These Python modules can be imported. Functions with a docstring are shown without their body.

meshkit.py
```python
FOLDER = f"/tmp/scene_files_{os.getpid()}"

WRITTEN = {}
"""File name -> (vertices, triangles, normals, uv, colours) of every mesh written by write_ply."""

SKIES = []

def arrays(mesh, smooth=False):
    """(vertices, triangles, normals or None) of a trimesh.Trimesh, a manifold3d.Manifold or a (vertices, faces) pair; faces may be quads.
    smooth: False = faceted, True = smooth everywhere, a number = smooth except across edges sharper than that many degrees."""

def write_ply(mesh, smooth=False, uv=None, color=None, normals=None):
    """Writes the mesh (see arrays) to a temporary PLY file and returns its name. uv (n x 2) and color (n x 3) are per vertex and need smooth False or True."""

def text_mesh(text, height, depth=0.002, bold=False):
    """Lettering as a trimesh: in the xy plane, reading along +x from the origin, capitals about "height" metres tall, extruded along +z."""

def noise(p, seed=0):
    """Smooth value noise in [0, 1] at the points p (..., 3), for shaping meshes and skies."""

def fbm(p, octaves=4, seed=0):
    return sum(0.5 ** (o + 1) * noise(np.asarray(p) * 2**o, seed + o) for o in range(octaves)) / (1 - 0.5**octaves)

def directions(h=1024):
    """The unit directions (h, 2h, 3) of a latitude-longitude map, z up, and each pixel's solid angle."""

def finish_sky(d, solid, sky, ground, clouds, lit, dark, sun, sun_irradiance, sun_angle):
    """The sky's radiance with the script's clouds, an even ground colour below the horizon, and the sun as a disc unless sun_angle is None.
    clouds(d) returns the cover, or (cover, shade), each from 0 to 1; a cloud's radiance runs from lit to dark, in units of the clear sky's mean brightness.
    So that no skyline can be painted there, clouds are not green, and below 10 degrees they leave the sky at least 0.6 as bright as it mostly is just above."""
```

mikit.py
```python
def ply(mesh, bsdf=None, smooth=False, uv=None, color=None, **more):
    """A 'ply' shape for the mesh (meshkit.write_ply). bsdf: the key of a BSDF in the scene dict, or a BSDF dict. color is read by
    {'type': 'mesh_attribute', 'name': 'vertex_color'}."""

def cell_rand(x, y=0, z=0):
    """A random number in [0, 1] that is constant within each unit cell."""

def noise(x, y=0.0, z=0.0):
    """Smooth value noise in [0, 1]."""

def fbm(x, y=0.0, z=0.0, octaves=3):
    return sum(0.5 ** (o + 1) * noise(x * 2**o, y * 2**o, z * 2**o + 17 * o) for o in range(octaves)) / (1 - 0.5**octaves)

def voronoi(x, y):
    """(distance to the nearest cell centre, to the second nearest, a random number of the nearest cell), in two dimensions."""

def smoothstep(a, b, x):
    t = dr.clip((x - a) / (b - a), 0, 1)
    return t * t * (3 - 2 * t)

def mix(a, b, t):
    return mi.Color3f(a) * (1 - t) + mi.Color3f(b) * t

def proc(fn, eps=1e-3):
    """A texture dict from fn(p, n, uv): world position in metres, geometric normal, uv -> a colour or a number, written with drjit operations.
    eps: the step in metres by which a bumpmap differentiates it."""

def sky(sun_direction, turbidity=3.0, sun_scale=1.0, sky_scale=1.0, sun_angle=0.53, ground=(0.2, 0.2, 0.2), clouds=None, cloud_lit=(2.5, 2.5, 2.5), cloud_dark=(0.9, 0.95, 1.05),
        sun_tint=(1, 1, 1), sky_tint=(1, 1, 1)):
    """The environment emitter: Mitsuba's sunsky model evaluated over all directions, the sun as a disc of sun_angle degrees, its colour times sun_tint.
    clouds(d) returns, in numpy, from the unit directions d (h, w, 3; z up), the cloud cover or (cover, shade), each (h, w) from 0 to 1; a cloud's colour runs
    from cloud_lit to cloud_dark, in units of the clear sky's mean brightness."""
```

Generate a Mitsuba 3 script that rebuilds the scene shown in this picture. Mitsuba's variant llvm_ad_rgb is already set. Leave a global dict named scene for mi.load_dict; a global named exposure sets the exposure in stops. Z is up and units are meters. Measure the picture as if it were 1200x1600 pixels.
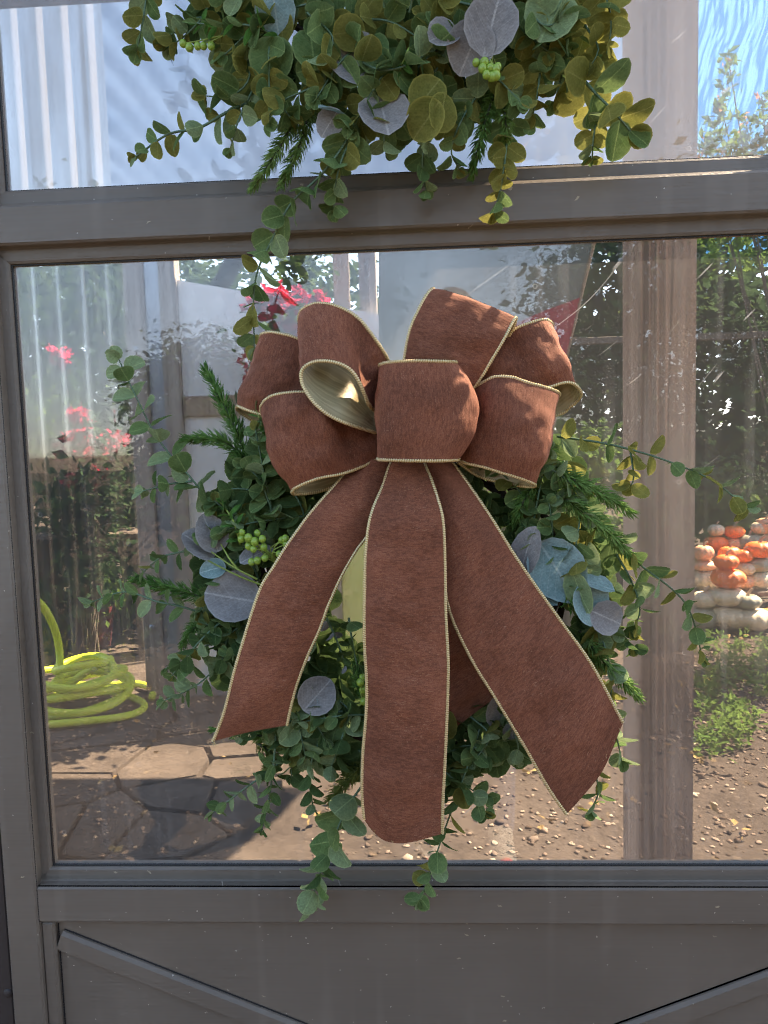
import math, random
import numpy as np, trimesh, manifold3d as m3, drjit as dr, mitsuba as mi
import mikit, meshkit
from mikit import proc, noise, fbm, voronoi, cell_rand, smoothstep, mix
from shapely.geometry import Polygon

rng = np.random.default_rng(7)
random.seed(7)
T = mi.ScalarTransform4f
scene, labels = {}, {}

# ------------------------------------------------------------------ camera, sky, exposure
EYE = np.array([0.4867, -0.9, 1.25])
YAW, PITCH, ROLL = -0.05157, -0.08569, -0.0287
F = 1165.0                                     # focal length in photograph pixels (1200 wide)
_f = np.array([math.sin(YAW) * math.cos(PITCH), math.cos(YAW) * math.cos(PITCH), math.sin(PITCH)])
_r = np.array([math.cos(YAW), -math.sin(YAW), 0.0])
_u = np.cross(_r, _f)
RIGHT = _r * math.cos(ROLL) + _u * math.sin(ROLL)
UP = -_r * math.sin(ROLL) + _u * math.cos(ROLL)
FWD = _f
scene['camera'] = {'type': 'perspective', 'fov': math.degrees(2 * math.atan(600 / F)), 'fov_axis': 'x', 'near_clip': 0.05, 'far_clip': 400.0,
                   'to_world': T().look_at(origin=EYE.tolist(), target=(EYE + FWD).tolist(), up=UP.tolist())}
SUN = np.array([0.55, 0.25, 0.80]); SUN /= np.linalg.norm(SUN)
scene['sky'] = mikit.sky(SUN.tolist(), turbidity=3, ground=(0.16, 0.13, 0.11), sky_tint=(1.26, 1.0, 0.78), sun_tint=(1.05, 1.0, 0.93))
exposure = 3.95


def at(px, py, D):
    """The world point that stands D metres in front of the glass (negative: behind it) where the photograph shows pixel (px, py)."""
    d = FWD * F + RIGHT * (px - 600) - UP * (py - 800)
    return EYE + d * ((-D - EYE[1]) / d[1])


def ground_at(px, py, z=0.0):
    d = FWD * F + RIGHT * (px - 600) - UP * (py - 800)
    return EYE + d * ((z - EYE[2]) / d[2])


# ------------------------------------------------------------------ helpers
def numbered(key):
    if key not in used:
        used[key] = 0
        return key
    used[key] += 1
    return f"{key}_{used[key]:03d}"


used = {}


def shape(key, d):
    scene[key] = d
    return key


def add(name, mesh, mat, parent=None, smooth=False, uv=None, color=None, **more):
    key = numbered((parent + '__' if parent else '') + name)
    scene[key] = mikit.ply(mesh, mat, smooth=smooth, uv=uv, color=color, **more)
    return key


def thing(name, label, cat, group=None):
    key = numbered(name)
    labels[key] = {'label': label, 'category': cat}
    if group:
        labels[key]['group'] = group
    return key


def tag(key, label=None, cat=None, group=None, kind=None):
    e = labels.setdefault(key, {})
    for k, v in (('label', label), ('category', cat), ('group', group), ('kind', kind)):
        if v:
            e[k] = v
    return key


def unit(v):
    v = np.asarray(v, float)
    return v / (np.linalg.norm(v) + 1e-12)


def box(x0, x1, y0, y1, z0, z1, bev=0.0):
    x0, x1, y0, y1, z0, z1 = min(x0, x1), max(x0, x1), min(y0, y1), max(y0, y1), min(z0, z1), max(z0, z1)
    if bev <= 0:
        return trimesh.creation.box(bounds=[[x0, y0, z0], [x1, y1, z1]])
    pts = []
    for sx in (0, 1):
        for sy in (0, 1):
            for sz in (0, 1):
                c = np.array([x1 if sx else x0, y1 if sy else y0, z1 if sz else z0])
                s = np.array([-1 if sx else 1, -1 if sy else 1, -1 if sz else 1]) * bev
                for k in range(3):
                    o = s.copy(); o[k] = 0
                    pts.append(c + o)
    return trimesh.convex.convex_hull(np.array(pts))


def spline(pts, n):
    """Catmull-Rom through the points, resampled to n points evenly by length."""
    p = np.asarray(pts, float)
    if len(p) == 2:
        return p[0] + (p[1] - p[0]) * np.linspace(0, 1, n)[:, None]
    e = np.vstack([2 * p[0] - p[1], p, 2 * p[-1] - p[-2]])
    out = []
    for i in range(1, len(e) - 2):
        a, b, c, d = e[i - 1:i + 3]
        t = np.linspace(0, 1, 24, endpoint=False)[:, None]
        out.append(0.5 * (2 * b + (c - a) * t + (2 * a - 5 * b + 4 * c - d) * t * t + (3 * b - a - 3 * c + d) * t ** 3))
    q = np.vstack(out + [p[-1:]])
    s = np.r_[0, np.cumsum(np.linalg.norm(np.diff(q, axis=0), axis=1))]
    w = np.linspace(0, s[-1], n)
    return np.stack([np.interp(w, s, q[:, k]) for k in range(p.shape[1])], 1)


def tube(pts, radii, sides=6, caps=True):
    p = np.asarray(pts, float)
    radii = np.broadcast_to(radii, (len(p),))
    t = np.gradient(p, axis=0)
    t /= np.linalg.norm(t, axis=1, keepdims=True) + 1e-12
    a = np.zeros_like(p)
    ref = np.array([0, 0, 1.0]) if abs(t[0, 2]) < 0.9 else np.array([1.0, 0, 0])
    a[0] = unit(np.cross(t[0], ref))
    for i in range(1, len(p)):
        a[i] = unit(a[i - 1] - t[i] * (a[i - 1] @ t[i]))
    b = np.cross(t, a)
    ang = np.arange(sides) * 2 * np.pi / sides
    v = p[:, None] + radii[:, None, None] * (np.cos(ang)[None, :, None] * a[:, None] + np.sin(ang)[None, :, None] * b[:, None])
    i, j = np.meshgrid(np.arange(len(p) - 1), np.arange(sides), indexing='ij')
    q = np.stack([i * sides + j, i * sides + (j + 1) % sides, (i + 1) * sides + (j + 1) % sides, (i + 1) * sides + j], -1).reshape(-1, 4)
    f = np.vstack([q[:, [0, 1, 2]], q[:, [0, 2, 3]]])
    v = v.reshape(-1, 3)
    if caps:
        n = len(v)
        v = np.vstack([v, p[0], p[-1]])
        j = np.arange(sides)
        l = (len(p) - 1) * sides
        f = np.vstack([f, np.stack([np.full(sides, n), (j + 1) % sides, j], 1), np.stack([np.full(sides, n + 1), l + j, l + (j + 1) % sides], 1)])
    return trimesh.Trimesh(v, f, process=False)


def cat(ms):
    return trimesh.util.concatenate([m for m in ms])


def soup(ms):
    """Joins (v, f) pairs."""
    vs, fs, n = [], [], 0
    for v, f in ms:
        vs.append(v); fs.append(np.asarray(f) + n); n += len(v)
    return trimesh.Trimesh(np.vstack(vs), np.vstack(fs), process=False)


def rgb(r, g, b):
    return {'type': 'rgb', 'value': [r, g, b]}


def mat(key, d):
    scene[key] = d
    return key


# ------------------------------------------------------------------ materials
def paint_color(p, n, uv):
    brush = 0.3 + 0.4 * fbm(p.x * 14, p.y * 40, p.z * 420, 3)
    base = mix((0.140, 0.117, 0.097), (0.178, 0.150, 0.124), brush)
    base = base * (0.86 + 0.28 * fbm(p.x * 9, p.y * 9, p.z * 9, 3))
    runs = smoothstep(0.62, 0.8, noise(p.x * 60, 3.3, p.z * 2.5)) * 0.16
    base = mix(base, (0.27, 0.235, 0.20), runs)
    d1, d2, r = voronoi(p.x * 95 + p.y * 31, p.z * 95)
    speck = dr.select((d1 < 0.03 + 0.06 * cell_rand(r * 7777.0)) & (r > 0.935), 1.0, 0.0)
    base = mix(base, (0.55, 0.5, 0.44), speck * 0.75)
    d3, d4, r2 = voronoi(p.x * 23 + p.y * 11, p.z * 60 + 0.4 * noise(p.x * 200, p.z * 200))
    chip = dr.select((d3 < 0.06) & (r2 > 0.93), 1.0, 0.0)
    return mix(base, (0.5, 0.42, 0.30), chip * 0.6)


def paint_bump(p, n, uv):
    return 0.0006 * fbm(p.x * 22, p.y * 60, p.z * 500, 3) + 0.0004 * fbm(p.x * 300, p.y * 300, p.z * 300, 2)


mat('door_paint', {'type': 'bumpmap', 'arbitrary': proc(paint_bump, 4e-4), 'scale': 1.0,
                   'bsdf': {'type': 'principled', 'base_color': proc(paint_color), 'roughness': 0.42, 'specular': 0.5}})
mat('dark_paint', {'type': 'principled', 'base_color': rgb(0.045, 0.035, 0.033), 'roughness': 0.6})
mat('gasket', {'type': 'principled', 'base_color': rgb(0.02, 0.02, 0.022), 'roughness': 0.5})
mat('glass', {'type': 'thindielectric', 'int_ior': 1.62})


def dust_cover(p, n, uv):
    g = 0.045 + 0.055 * fbm(p.x * 7, 1.7, p.z * 5, 3)
    up = smoothstep(1.52, 1.56, p.z)                      # extra dust cover puts bright haze on the upper pane
    g = g + up * (0.09 + 0.09 * fbm(p.x * 5, 7.7, p.z * 6, 3))
    runs = smoothstep(0.55, 0.85, noise(p.x * 130, 0.5, p.z * 4)) * fbm(p.x * 6, 9.2, p.z * 6, 2)
    g = g + 0.10 * runs
    d1, d2, r = voronoi(p.x * 320, p.z * 320)
    g = g + dr.select((d1 < 0.16) & (r > 0.75), 0.35, 0.0) * smoothstep(0.42, 0.62, fbm(p.x * 11, 4.1, p.z * 11, 3))
    d3, d4, r3 = voronoi(p.x * 75, p.z * 75)
    ring = dr.select((dr.abs(d3 - 0.12 - 0.06 * r3) < 0.035) & (r3 > 0.985), 0.3, 0.0)
    a = p.x * 0.75 + p.z * 0.66
    b = -p.x * 0.66 + p.z * 0.75
    scr = smoothstep(0.93, 0.98, noise(b * 330 + 10 * noise(a * 9), a * 14.0)) * smoothstep(0.6, 0.75, noise(p.x * 5 + 40, p.z * 5))
    return dr.clip(g + ring + 0.5 * scr, 0, 0.9)


mat('sheet_clear', {'type': 'thindielectric', 'int_ior': 1.22})
mat('dust_film', {'type': 'mask', 'opacity': proc(dust_cover),
                  'bsdf': {'type': 'principledthin', 'base_color': rgb(0.72, 0.72, 0.74), 'roughness': 0.9, 'diff_trans': 1.0, 'spec_trans': 0.0}})


def velvet_color(p, n, uv):
    rib = noise(uv.x * 900, uv.y * 230) * 0.36 + noise(uv.x * 1900, uv.y * 700) * 0.30 + noise(uv.x * 1700, uv.y * 1600) * 0.34
    blot = fbm(uv.x * 20, uv.y * 24, 5.0, 3)
    fleck = smoothstep(0.78, 0.95, noise(uv.x * 1400, uv.y * 500, 2.0)) * noise(uv.x * 40, uv.y * 40, 8.0)
    c = mix((0.118, 0.039, 0.021), (0.300, 0.116, 0.066), smoothstep(0.12, 0.88, rib) * 0.76 + 0.24 * blot)
    c = c * (0.76 + 0.48 * blot)
    return mix(c, (0.44, 0.25, 0.17), fleck * 0.5)


def velvet_bump(p, n, uv):
    return 0.0003 * noise(uv.x * 640, uv.y * 60) + 0.0003 * noise(uv.x * 1900, uv.y * 1500) + 0.0032 * fbm(uv.x * 45, uv.y * 40, 3.0, 3)


mat('velvet', {'type': 'twosided', 'bsdf': {'type': 'bumpmap', 'arbitrary': proc(velvet_bump, 3e-4), 'scale': 1.0,
               'bsdf': {'type': 'principled', 'base_color': proc(velvet_color), 'roughness': 0.85, 'specular': 0.25, 'sheen': 2.2, 'sheen_tint': 0.45}}})


def satin_color(p, n, uv):
    moire = noise(uv.x * 30 + 6 * noise(uv.x * 12, uv.y * 22), uv.y * 700)
    return mix((0.30, 0.24, 0.125), (0.46, 0.39, 0.22), moire)


mat('gold_satin', {'type': 'twosided', 'bsdf': {'type': 'principled', 'base_color': proc(satin_color), 'roughness': 0.45, 'metallic': 0.1, 'specular': 0.6}})


def trim_color(p, n, uv):
    s = 0.5 + 0.5 * dr.sin(uv.x * 2600 + uv.y * 6.2832)
    return mix((0.50, 0.34, 0.12), (0.88, 0.76, 0.46), s)


mat('gold_trim', {'type': 'principled', 'base_color': proc(trim_color), 'roughness': 0.4, 'metallic': 0.25})


def leaf_fn(c0, c1, vein, rim, k):
    def fn(p, n, uv):
        x = uv.x - 0.5
        y = uv.y
        mid = 1 - smoothstep(0.008, 0.03, dr.abs(x))
        side = smoothstep(0.90, 0.99, dr.sin((y - dr.abs(x) * 0.9) * 38 + 3 * noise(p.x * 60, p.y * 60, p.z * 60))) * 0.35
        b = fbm(p.x * 120 + k, p.y * 120, p.z * 120, 3)
        big = noise(p.x * 25 + k, p.y * 25, p.z * 25)
        c = mix(c0, c1, dr.clip(0.6 * b + 0.7 * (big - 0.25), 0, 1))
        c = mix(c, vein, dr.clip(0.65 * mid + 0.55 * side, 0, 1))
        c = c * (0.80 + 0.40 * noise(p.x * 620 + k, p.y * 620, p.z * 620))
        r2 = dr.square(x * 2.0) + dr.square(y * 2 - 1)
        return mix(c, rim, smoothstep(0.74, 0.96, r2) * 0.5)
    return fn


LEAF = {}


def leaf_mat(name, c0, c1, vein, rim, trans=0.7, rough=0.5):
    LEAF[name] = mat('leaf_' + name, {'type': 'principledthin', 'base_color': proc(leaf_fn(c0, c1, vein, rim, len(LEAF) * 13.7)), 'roughness': rough, 'diff_trans': trans, 'spec_trans': 0.0})


leaf_mat('green', (0.098, 0.170, 0.055), (0.215, 0.307, 0.125), (0.324, 0.438, 0.176), (0.324, 0.418, 0.176))
leaf_mat('sage', (0.169, 0.247, 0.122), (0.337, 0.429, 0.222), (0.437, 0.549, 0.270), (0.476, 0.549, 0.256))
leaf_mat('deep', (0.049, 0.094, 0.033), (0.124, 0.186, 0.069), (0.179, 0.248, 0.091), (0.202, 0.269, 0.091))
leaf_mat('olive', (0.169, 0.179, 0.044), (0.327, 0.320, 0.091), (0.397, 0.384, 0.132), (0.515, 0.475, 0.132), 0.95)
leaf_mat('mauve', (0.196, 0.189, 0.189), (0.362, 0.348, 0.341), (0.493, 0.478, 0.464), (0.392, 0.384, 0.377), 0.3, 0.6)
leaf_mat('blue', (0.168, 0.269, 0.269), (0.347, 0.470, 0.470), (0.493, 0.582, 0.560), (0.403, 0.515, 0.515), 0.4, 0.4)
leaf_mat('lime', (0.07, 0.18, 0.035), (0.13, 0.29, 0.07), (0.2, 0.36, 0.1), (0.18, 0.34, 0.1), 0.8)
mat('stem', {'type': 'principled', 'base_color': rgb(0.10, 0.17, 0.10), 'roughness': 0.5})
mat('stem_dark', {'type': 'principled', 'base_color': rgb(0.05, 0.065, 0.035), 'roughness': 0.6})
mat('stem_lime', {'type': 'principled', 'base_color': rgb(0.25, 0.33, 0.06), 'roughness': 0.5})
mat('twig', {'type': 'principled', 'base_color': rgb(0.035, 0.026, 0.018), 'roughness': 0.8})


def needle_color(p, n, uv):
    b = noise(p.x * 160, p.y * 160, p.z * 160)
    return mix((0.07, 0.17, 0.04), (0.23, 0.40, 0.11), b)


def needle_color_light(p, n, uv):
    b = noise(p.x * 160, p.y * 160, p.z * 160)
    return mix((0.14, 0.20, 0.045), (0.38, 0.42, 0.13), b)


mat('needle', {'type': 'principledthin', 'base_color': proc(needle_color), 'roughness': 0.4, 'diff_trans': 0.7, 'spec_trans': 0.0})
mat('needle_bright', {'type': 'principledthin', 'base_color': proc(lambda p, n, uv: mix((0.12, 0.25, 0.05), (0.36, 0.52, 0.18), noise(p.x * 160, p.y * 160, p.z * 160))), 'roughness': 0.35, 'diff_trans': 0.8, 'spec_trans': 0.0})  # sunlight on these firs is put into a brighter needle colour
mat('needle_light', {'type': 'principledthin', 'base_color': proc(needle_color_light), 'roughness': 0.4, 'diff_trans': 0.8, 'spec_trans': 0.0})
mat('berry', {'type': 'principled', 'base_color': rgb(0.25, 0.38, 0.05), 'roughness': 0.3, 'specular': 0.6})


# background materials
def wood_fn(c0, c1, k):
    def fn(p, n, uv):
        w = 0.02 * noise(p.x * 6, p.y * 6, p.z * 1.2 + k)
        g = noise((p.x + w) * 120 + k, (p.y + w) * 120, p.z * 1.5) * 0.6 + noise((p.x + w) * 420, p.y * 420, p.z * 5 + k) * 0.4
        big = noise((p.x + w) * 38 + k, (p.y + w) * 38, p.z * 0.7)
        c = mix(c0, c1, dr.clip(0.55 * g + 0.8 * (big - 0.2), 0, 1))
        crack = 1 - smoothstep(0.02, 0.05, dr.abs(noise((p.x + w) * 55 + k, (p.y) * 55, p.z * 0.8) - 0.5))
        return c * (1 - 0.35 * crack)
    return fn


mat('post_wood', {'type': 'principled', 'base_color': proc(wood_fn((0.27, 0.17, 0.12), (0.62, 0.46, 0.36), 3.0)), 'roughness': 0.8})
mat('grey_wood', {'type': 'principled', 'base_color': proc(wood_fn((0.17, 0.14, 0.12), (0.38, 0.33, 0.29), 11.0)), 'roughness': 0.85})
mat('tan_wood', {'type': 'principled', 'base_color': proc(wood_fn((0.26, 0.18, 0.12), (0.46, 0.35, 0.26), 23.0)), 'roughness': 0.85})
mat('dark_wood', {'type': 'principled', 'base_color': proc(wood_fn((0.05, 0.04, 0.03), (0.12, 0.09, 0.07), 31.0)), 'roughness': 0.85})


def ground_color(p, n, uv):
    b = fbm(p.x * 9, p.y * 9, 0.3, 3)
    g = noise(p.x * 130, p.y * 130) * 0.5 + noise(p.x * 45, p.y * 45, 3.0) * 0.5
    c = mix((0.034, 0.028, 0.024), (0.10, 0.082, 0.070), 0.5 * b + 0.5 * g)
    return c * (0.7 + 0.6 * fbm(p.x * 1.3, p.y * 1.3, 5.0, 2))


mat('earth', {'type': 'diffuse', 'reflectance': proc(ground_color)})


def stone_color(p, n, uv):
    return mix((0.05, 0.041, 0.034), (0.125, 0.102, 0.085), fbm(p.x * 14, p.y * 14, p.z * 14, 4)) * (0.7 + 0.6 * fbm(p.x * 3.1, p.y * 3.1, 2.0, 3)) * (0.8 + 0.4 * noise(p.x * 170, p.y * 170))


mat('flagstone', {'type': 'diffuse', 'reflectance': proc(stone_color)})
for _i, _c in enumerate([(0.24, 0.17, 0.13), (0.34, 0.26, 0.20), (0.15, 0.10, 0.075), (0.40, 0.32, 0.22)]):
    mat(f'pebble_{_i}', {'type': 'diffuse', 'reflectance': rgb(*_c)})


def board_color(p, n, uv):
    return mix((0.62, 0.63, 0.62), (0.82, 0.83, 0.82), fbm(p.x * 5, p.y * 5, p.z * 5, 4)) * (0.88 + 0.24 * fbm(p.x * 60, 0.0, p.z * 8, 2))


mat('white_board', {'type': 'principled', 'base_color': proc(board_color), 'roughness': 0.7})


def zinc_color(p, n, uv):
    return mix((0.25, 0.28, 0.33), (0.40, 0.43, 0.48), fbm(p.x * 20, p.y * 20, p.z * 6, 3))


mat('zinc', {'type': 'principled', 'base_color': proc(zinc_color), 'roughness': 0.4, 'metallic': 0.6})


def lime_color(p, n, uv):
    return mix((0.55, 0.62, 0.16), (0.68, 0.73, 0.27), fbm(p.x * 30, p.y * 30, p.z * 30, 3))


mat('lime_plastic', {'type': 'principled', 'base_color': proc(lime_color), 'roughness': 0.5})
mat('hose', {'type': 'principled', 'base_color': proc(lambda p, n, uv: mix((0.56, 0.66, 0.03), (0.68, 0.74, 0.05), noise(p.x * 30, p.y * 30, p.z * 30)) * (0.75 + 0.3 * fbm(p.x * 90, p.y * 90, p.z * 90, 3))), 'roughness': 0.5})
mat('black_plastic', {'type': 'principled', 'base_color': rgb(0.02, 0.022, 0.028), 'roughness': 0.6})
mat('pot', {'type': 'principled', 'base_color': rgb(0.10, 0.025, 0.025), 'roughness': 0.5})


def sheet_cover(p, n, uv):
    s = noise(p.x * 36, 0.7, p.z * 0.4) * 0.6 + noise(p.x * 100, 0.2, p.z * 0.7) * 0.4
    crest = smoothstep(0.55, 0.95, dr.sin(p.x * 2 * math.pi / 0.13 + 0.6))
    g = 0.03 + 0.17 * smoothstep(0.6, 0.85, s) + 0.14 * crest * noise(p.x * 20, 1.0, p.z * 1.3)
    return g + smoothstep(2.25, 2.5, p.z) * (0.46 + 0.42 * fbm(p.x * 9, 3.0, p.z * 1.6, 3))


mat('sheet_film', {'type': 'mask', 'opacity': proc(sheet_cover),
                   'bsdf': {'type': 'principledthin', 'base_color': rgb(0.34, 0.335, 0.34), 'roughness': 0.7, 'diff_trans': 1.0, 'spec_trans': 0.0}})


def frosted(p, n, uv):
    return dr.clip(0.86 + 0.2 * fbm(p.x * 6, 0.0, p.z * 5, 3), 0, 1)


mat('frosted_film', {'type': 'mask', 'opacity': proc(frosted),
                     'bsdf': {'type': 'principledthin', 'base_color': rgb(0.20, 0.215, 0.20), 'roughness': 0.5, 'diff_trans': 0.9, 'spec_trans': 0.0}})
mat('red_film', {'type': 'principledthin', 'base_color': rgb(0.80, 0.11, 0.17), 'roughness': 0.5, 'diff_trans': 1.0, 'spec_trans': 0.0})


def tarp_color(p, n, uv):
    a = p.x * 0.97 - p.z * 0.22
    s = noise(a * 60 + 4 * noise(p.x * 3, 0.0, p.z * 3), 0.0, p.z * 5 + 2 * noise(p.x * 14, p.z * 2))
    return mix((0.055, 0.24, 0.60), (0.20, 0.50, 0.92), smoothstep(0.3, 0.75, s))


def tarp_bump(p, n, uv):
    a = p.x * 0.97 - p.z * 0.22
    return 0.012 * noise(a * 60 + 4 * noise(p.x * 3, 0.0, p.z * 3), 0.0, p.z * 5 + 2 * noise(p.x * 14, p.z * 2))


def sky_blue_color(p, n, uv):  # blue of the reflected sky is put into this sheet colour
    return mix((0.055, 0.10, 0.20), (0.11, 0.165, 0.28), fbm(p.x * 5, p.y * 3, 1.0, 3))


mat('sky_blue_plastic', {'type': 'principledthin', 'base_color': proc(sky_blue_color), 'roughness': 0.5, 'diff_trans': 1.3, 'spec_trans': 0.0})
mat('blue_tarp', {'type': 'principledthin', 'base_color': proc(tarp_color), 'roughness': 0.5, 'diff_trans': 1.3, 'spec_trans': 0.0})


def foliage(name, c0, c1, trans=0.8):
    def fn(p, n, uv):
        return mix(c0, c1, noise(p.x * 14, p.y * 14, p.z * 14))
    mat(name, {'type': 'principledthin', 'base_color': proc(fn), 'roughness': 0.5, 'diff_trans': trans, 'spec_trans': 0.0})


foliage('tree_leaf', (0.03, 0.055, 0.02), (0.085, 0.13, 0.04))
foliage('shrub_leaf', (0.05, 0.10, 0.025), (0.17, 0.26, 0.06))
foliage('dark_leaf', (0.015, 0.035, 0.018), (0.05, 0.085, 0.04))
foliage('juniper_leaf', (0.06, 0.13, 0.055), (0.14, 0.24, 0.10))
foliage('pink_tip', (0.45, 0.16, 0.10), (0.62, 0.33, 0.18))
foliage('pink_petal', (0.40, 0.012, 0.05), (0.58, 0.045, 0.11))
mat('bark', {'type': 'principled', 'base_color': proc(wood_fn((0.05, 0.04, 0.03), (0.14, 0.11, 0.09), 7.0)), 'roughness': 0.9})


def pumpkin_mat(key, c0, c1):
    def fn(p, n, uv):
        return mix(c0, c1, fbm(p.x * 22, p.y * 22, p.z * 22, 3))
    mat(key, {'type': 'principled', 'base_color': proc(fn), 'roughness': 0.45})


pumpkin_mat('pumpkin_orange', (0.55, 0.095, 0.015), (0.75, 0.19, 0.035))
pumpkin_mat('pumpkin_cream', (0.38, 0.31, 0.20), (0.56, 0.48, 0.35))
pumpkin_mat('pumpkin_grey', (0.17, 0.17, 0.125), (0.30, 0.28, 0.20))
pumpkin_mat('pumpkin_peach', (0.48, 0.22, 0.11), (0.62, 0.36, 0.22))

# ------------------------------------------------------------------ the setting: ground
N = 60
gx = np.r_[np.linspace(-60, -6, 12), np.linspace(-5, 6, N), np.linspace(7, 60, 12)]
gy = np.r_[np.linspace(-60, -7, 12), np.linspace(-6, 8, N), np.linspace(9, 60, 12)]
X, Y = np.meshgrid(gx, gy, indexing='ij')
Z = 0.035 * (meshkit.fbm(np.stack([X * 0.9, Y * 0.9, X * 0], -1), 3) - 0.5) * (np.abs(X) < 6)
i, j = np.meshgrid(np.arange(len(gx) - 1), np.arange(len(gy) - 1), indexing='ij')
n1 = len(gy)
q = np.stack([i * n1 + j, (i + 1) * n1 + j, (i + 1) * n1 + j + 1, i * n1 + j + 1], -1).reshape(-1, 4)
tag(add('ground', (np.stack([X, Y, Z - 0.02], -1).reshape(-1, 3), q), 'earth', smooth=True), 'bare brown earth strewn with small gravel behind and before the glazed door', 'ground', kind='structure')

# ------------------------------------------------------------------ the door
door = thing('glazed_door', 'grey brown painted wooden door with two large panes and diagonal strips on the panel', 'door')
FR = 0.026                                           # rail faces stand this far before the glass


def px_x(px, py, D=FR):
    return at(px, py, D)[0]


def px_z(px, py, D=FR):
    return at(px, py, D)[2]


G = 0.0
pane_l, pane_b = at(85, 1350, 0)[0], at(85, 1350, 0)[2]       # 0, 0.7257
pane_t = pane_b + 0.7565
pane_r = 1.03
up_b = pane_t + 0.0845
up_t = up_b + 0.52
lip = 0.016                                          # glazing bead face width
st_in_l = px_x(55, 1380)                             # inner edge of the left stile
rail_t = px_z(600, 1388)                             # lower rail face, top edge
rail_b = px_z(600, 1445)
mid_lo = px_z(20, 382)
mid_hi = px_z(20, 320)
st_out_l = px_x(6, 1390)
st_in_r = 2 * 0.5148 - st_in_l
st_out_r = 2 * 0.5148 - st_out_l
BK = 0.014                                           # back of the door
bb = 0.0025
add('stile', box(st_out_l, st_in_l, -FR, BK, 0.12, 2.16, bb), 'door_paint', door)
add('stile', box(st_in_r, st_out_r, -FR, BK, 0.12, 2.16, bb), 'door_paint', door)
add('mid_rail', box(st_in_l, st_in_r, -FR + 0.0006, BK, mid_lo, mid_hi, bb), 'door_paint', door)
add('lower_rail', box(st_in_l, st_in_r, -FR + 0.0006, BK, rail_b, rail_t, bb), 'door_paint', door)
add('bottom_rail', box(st_in_l, st_in_r, -FR + 0.0006, BK, 0.12, 0.25, bb), 'door_paint', door)
add('top_rail', box(st_in_l, st_in_r, -FR + 0.0006, BK, up_t + lip, 2.16, bb), 'door_paint', door)


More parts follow.
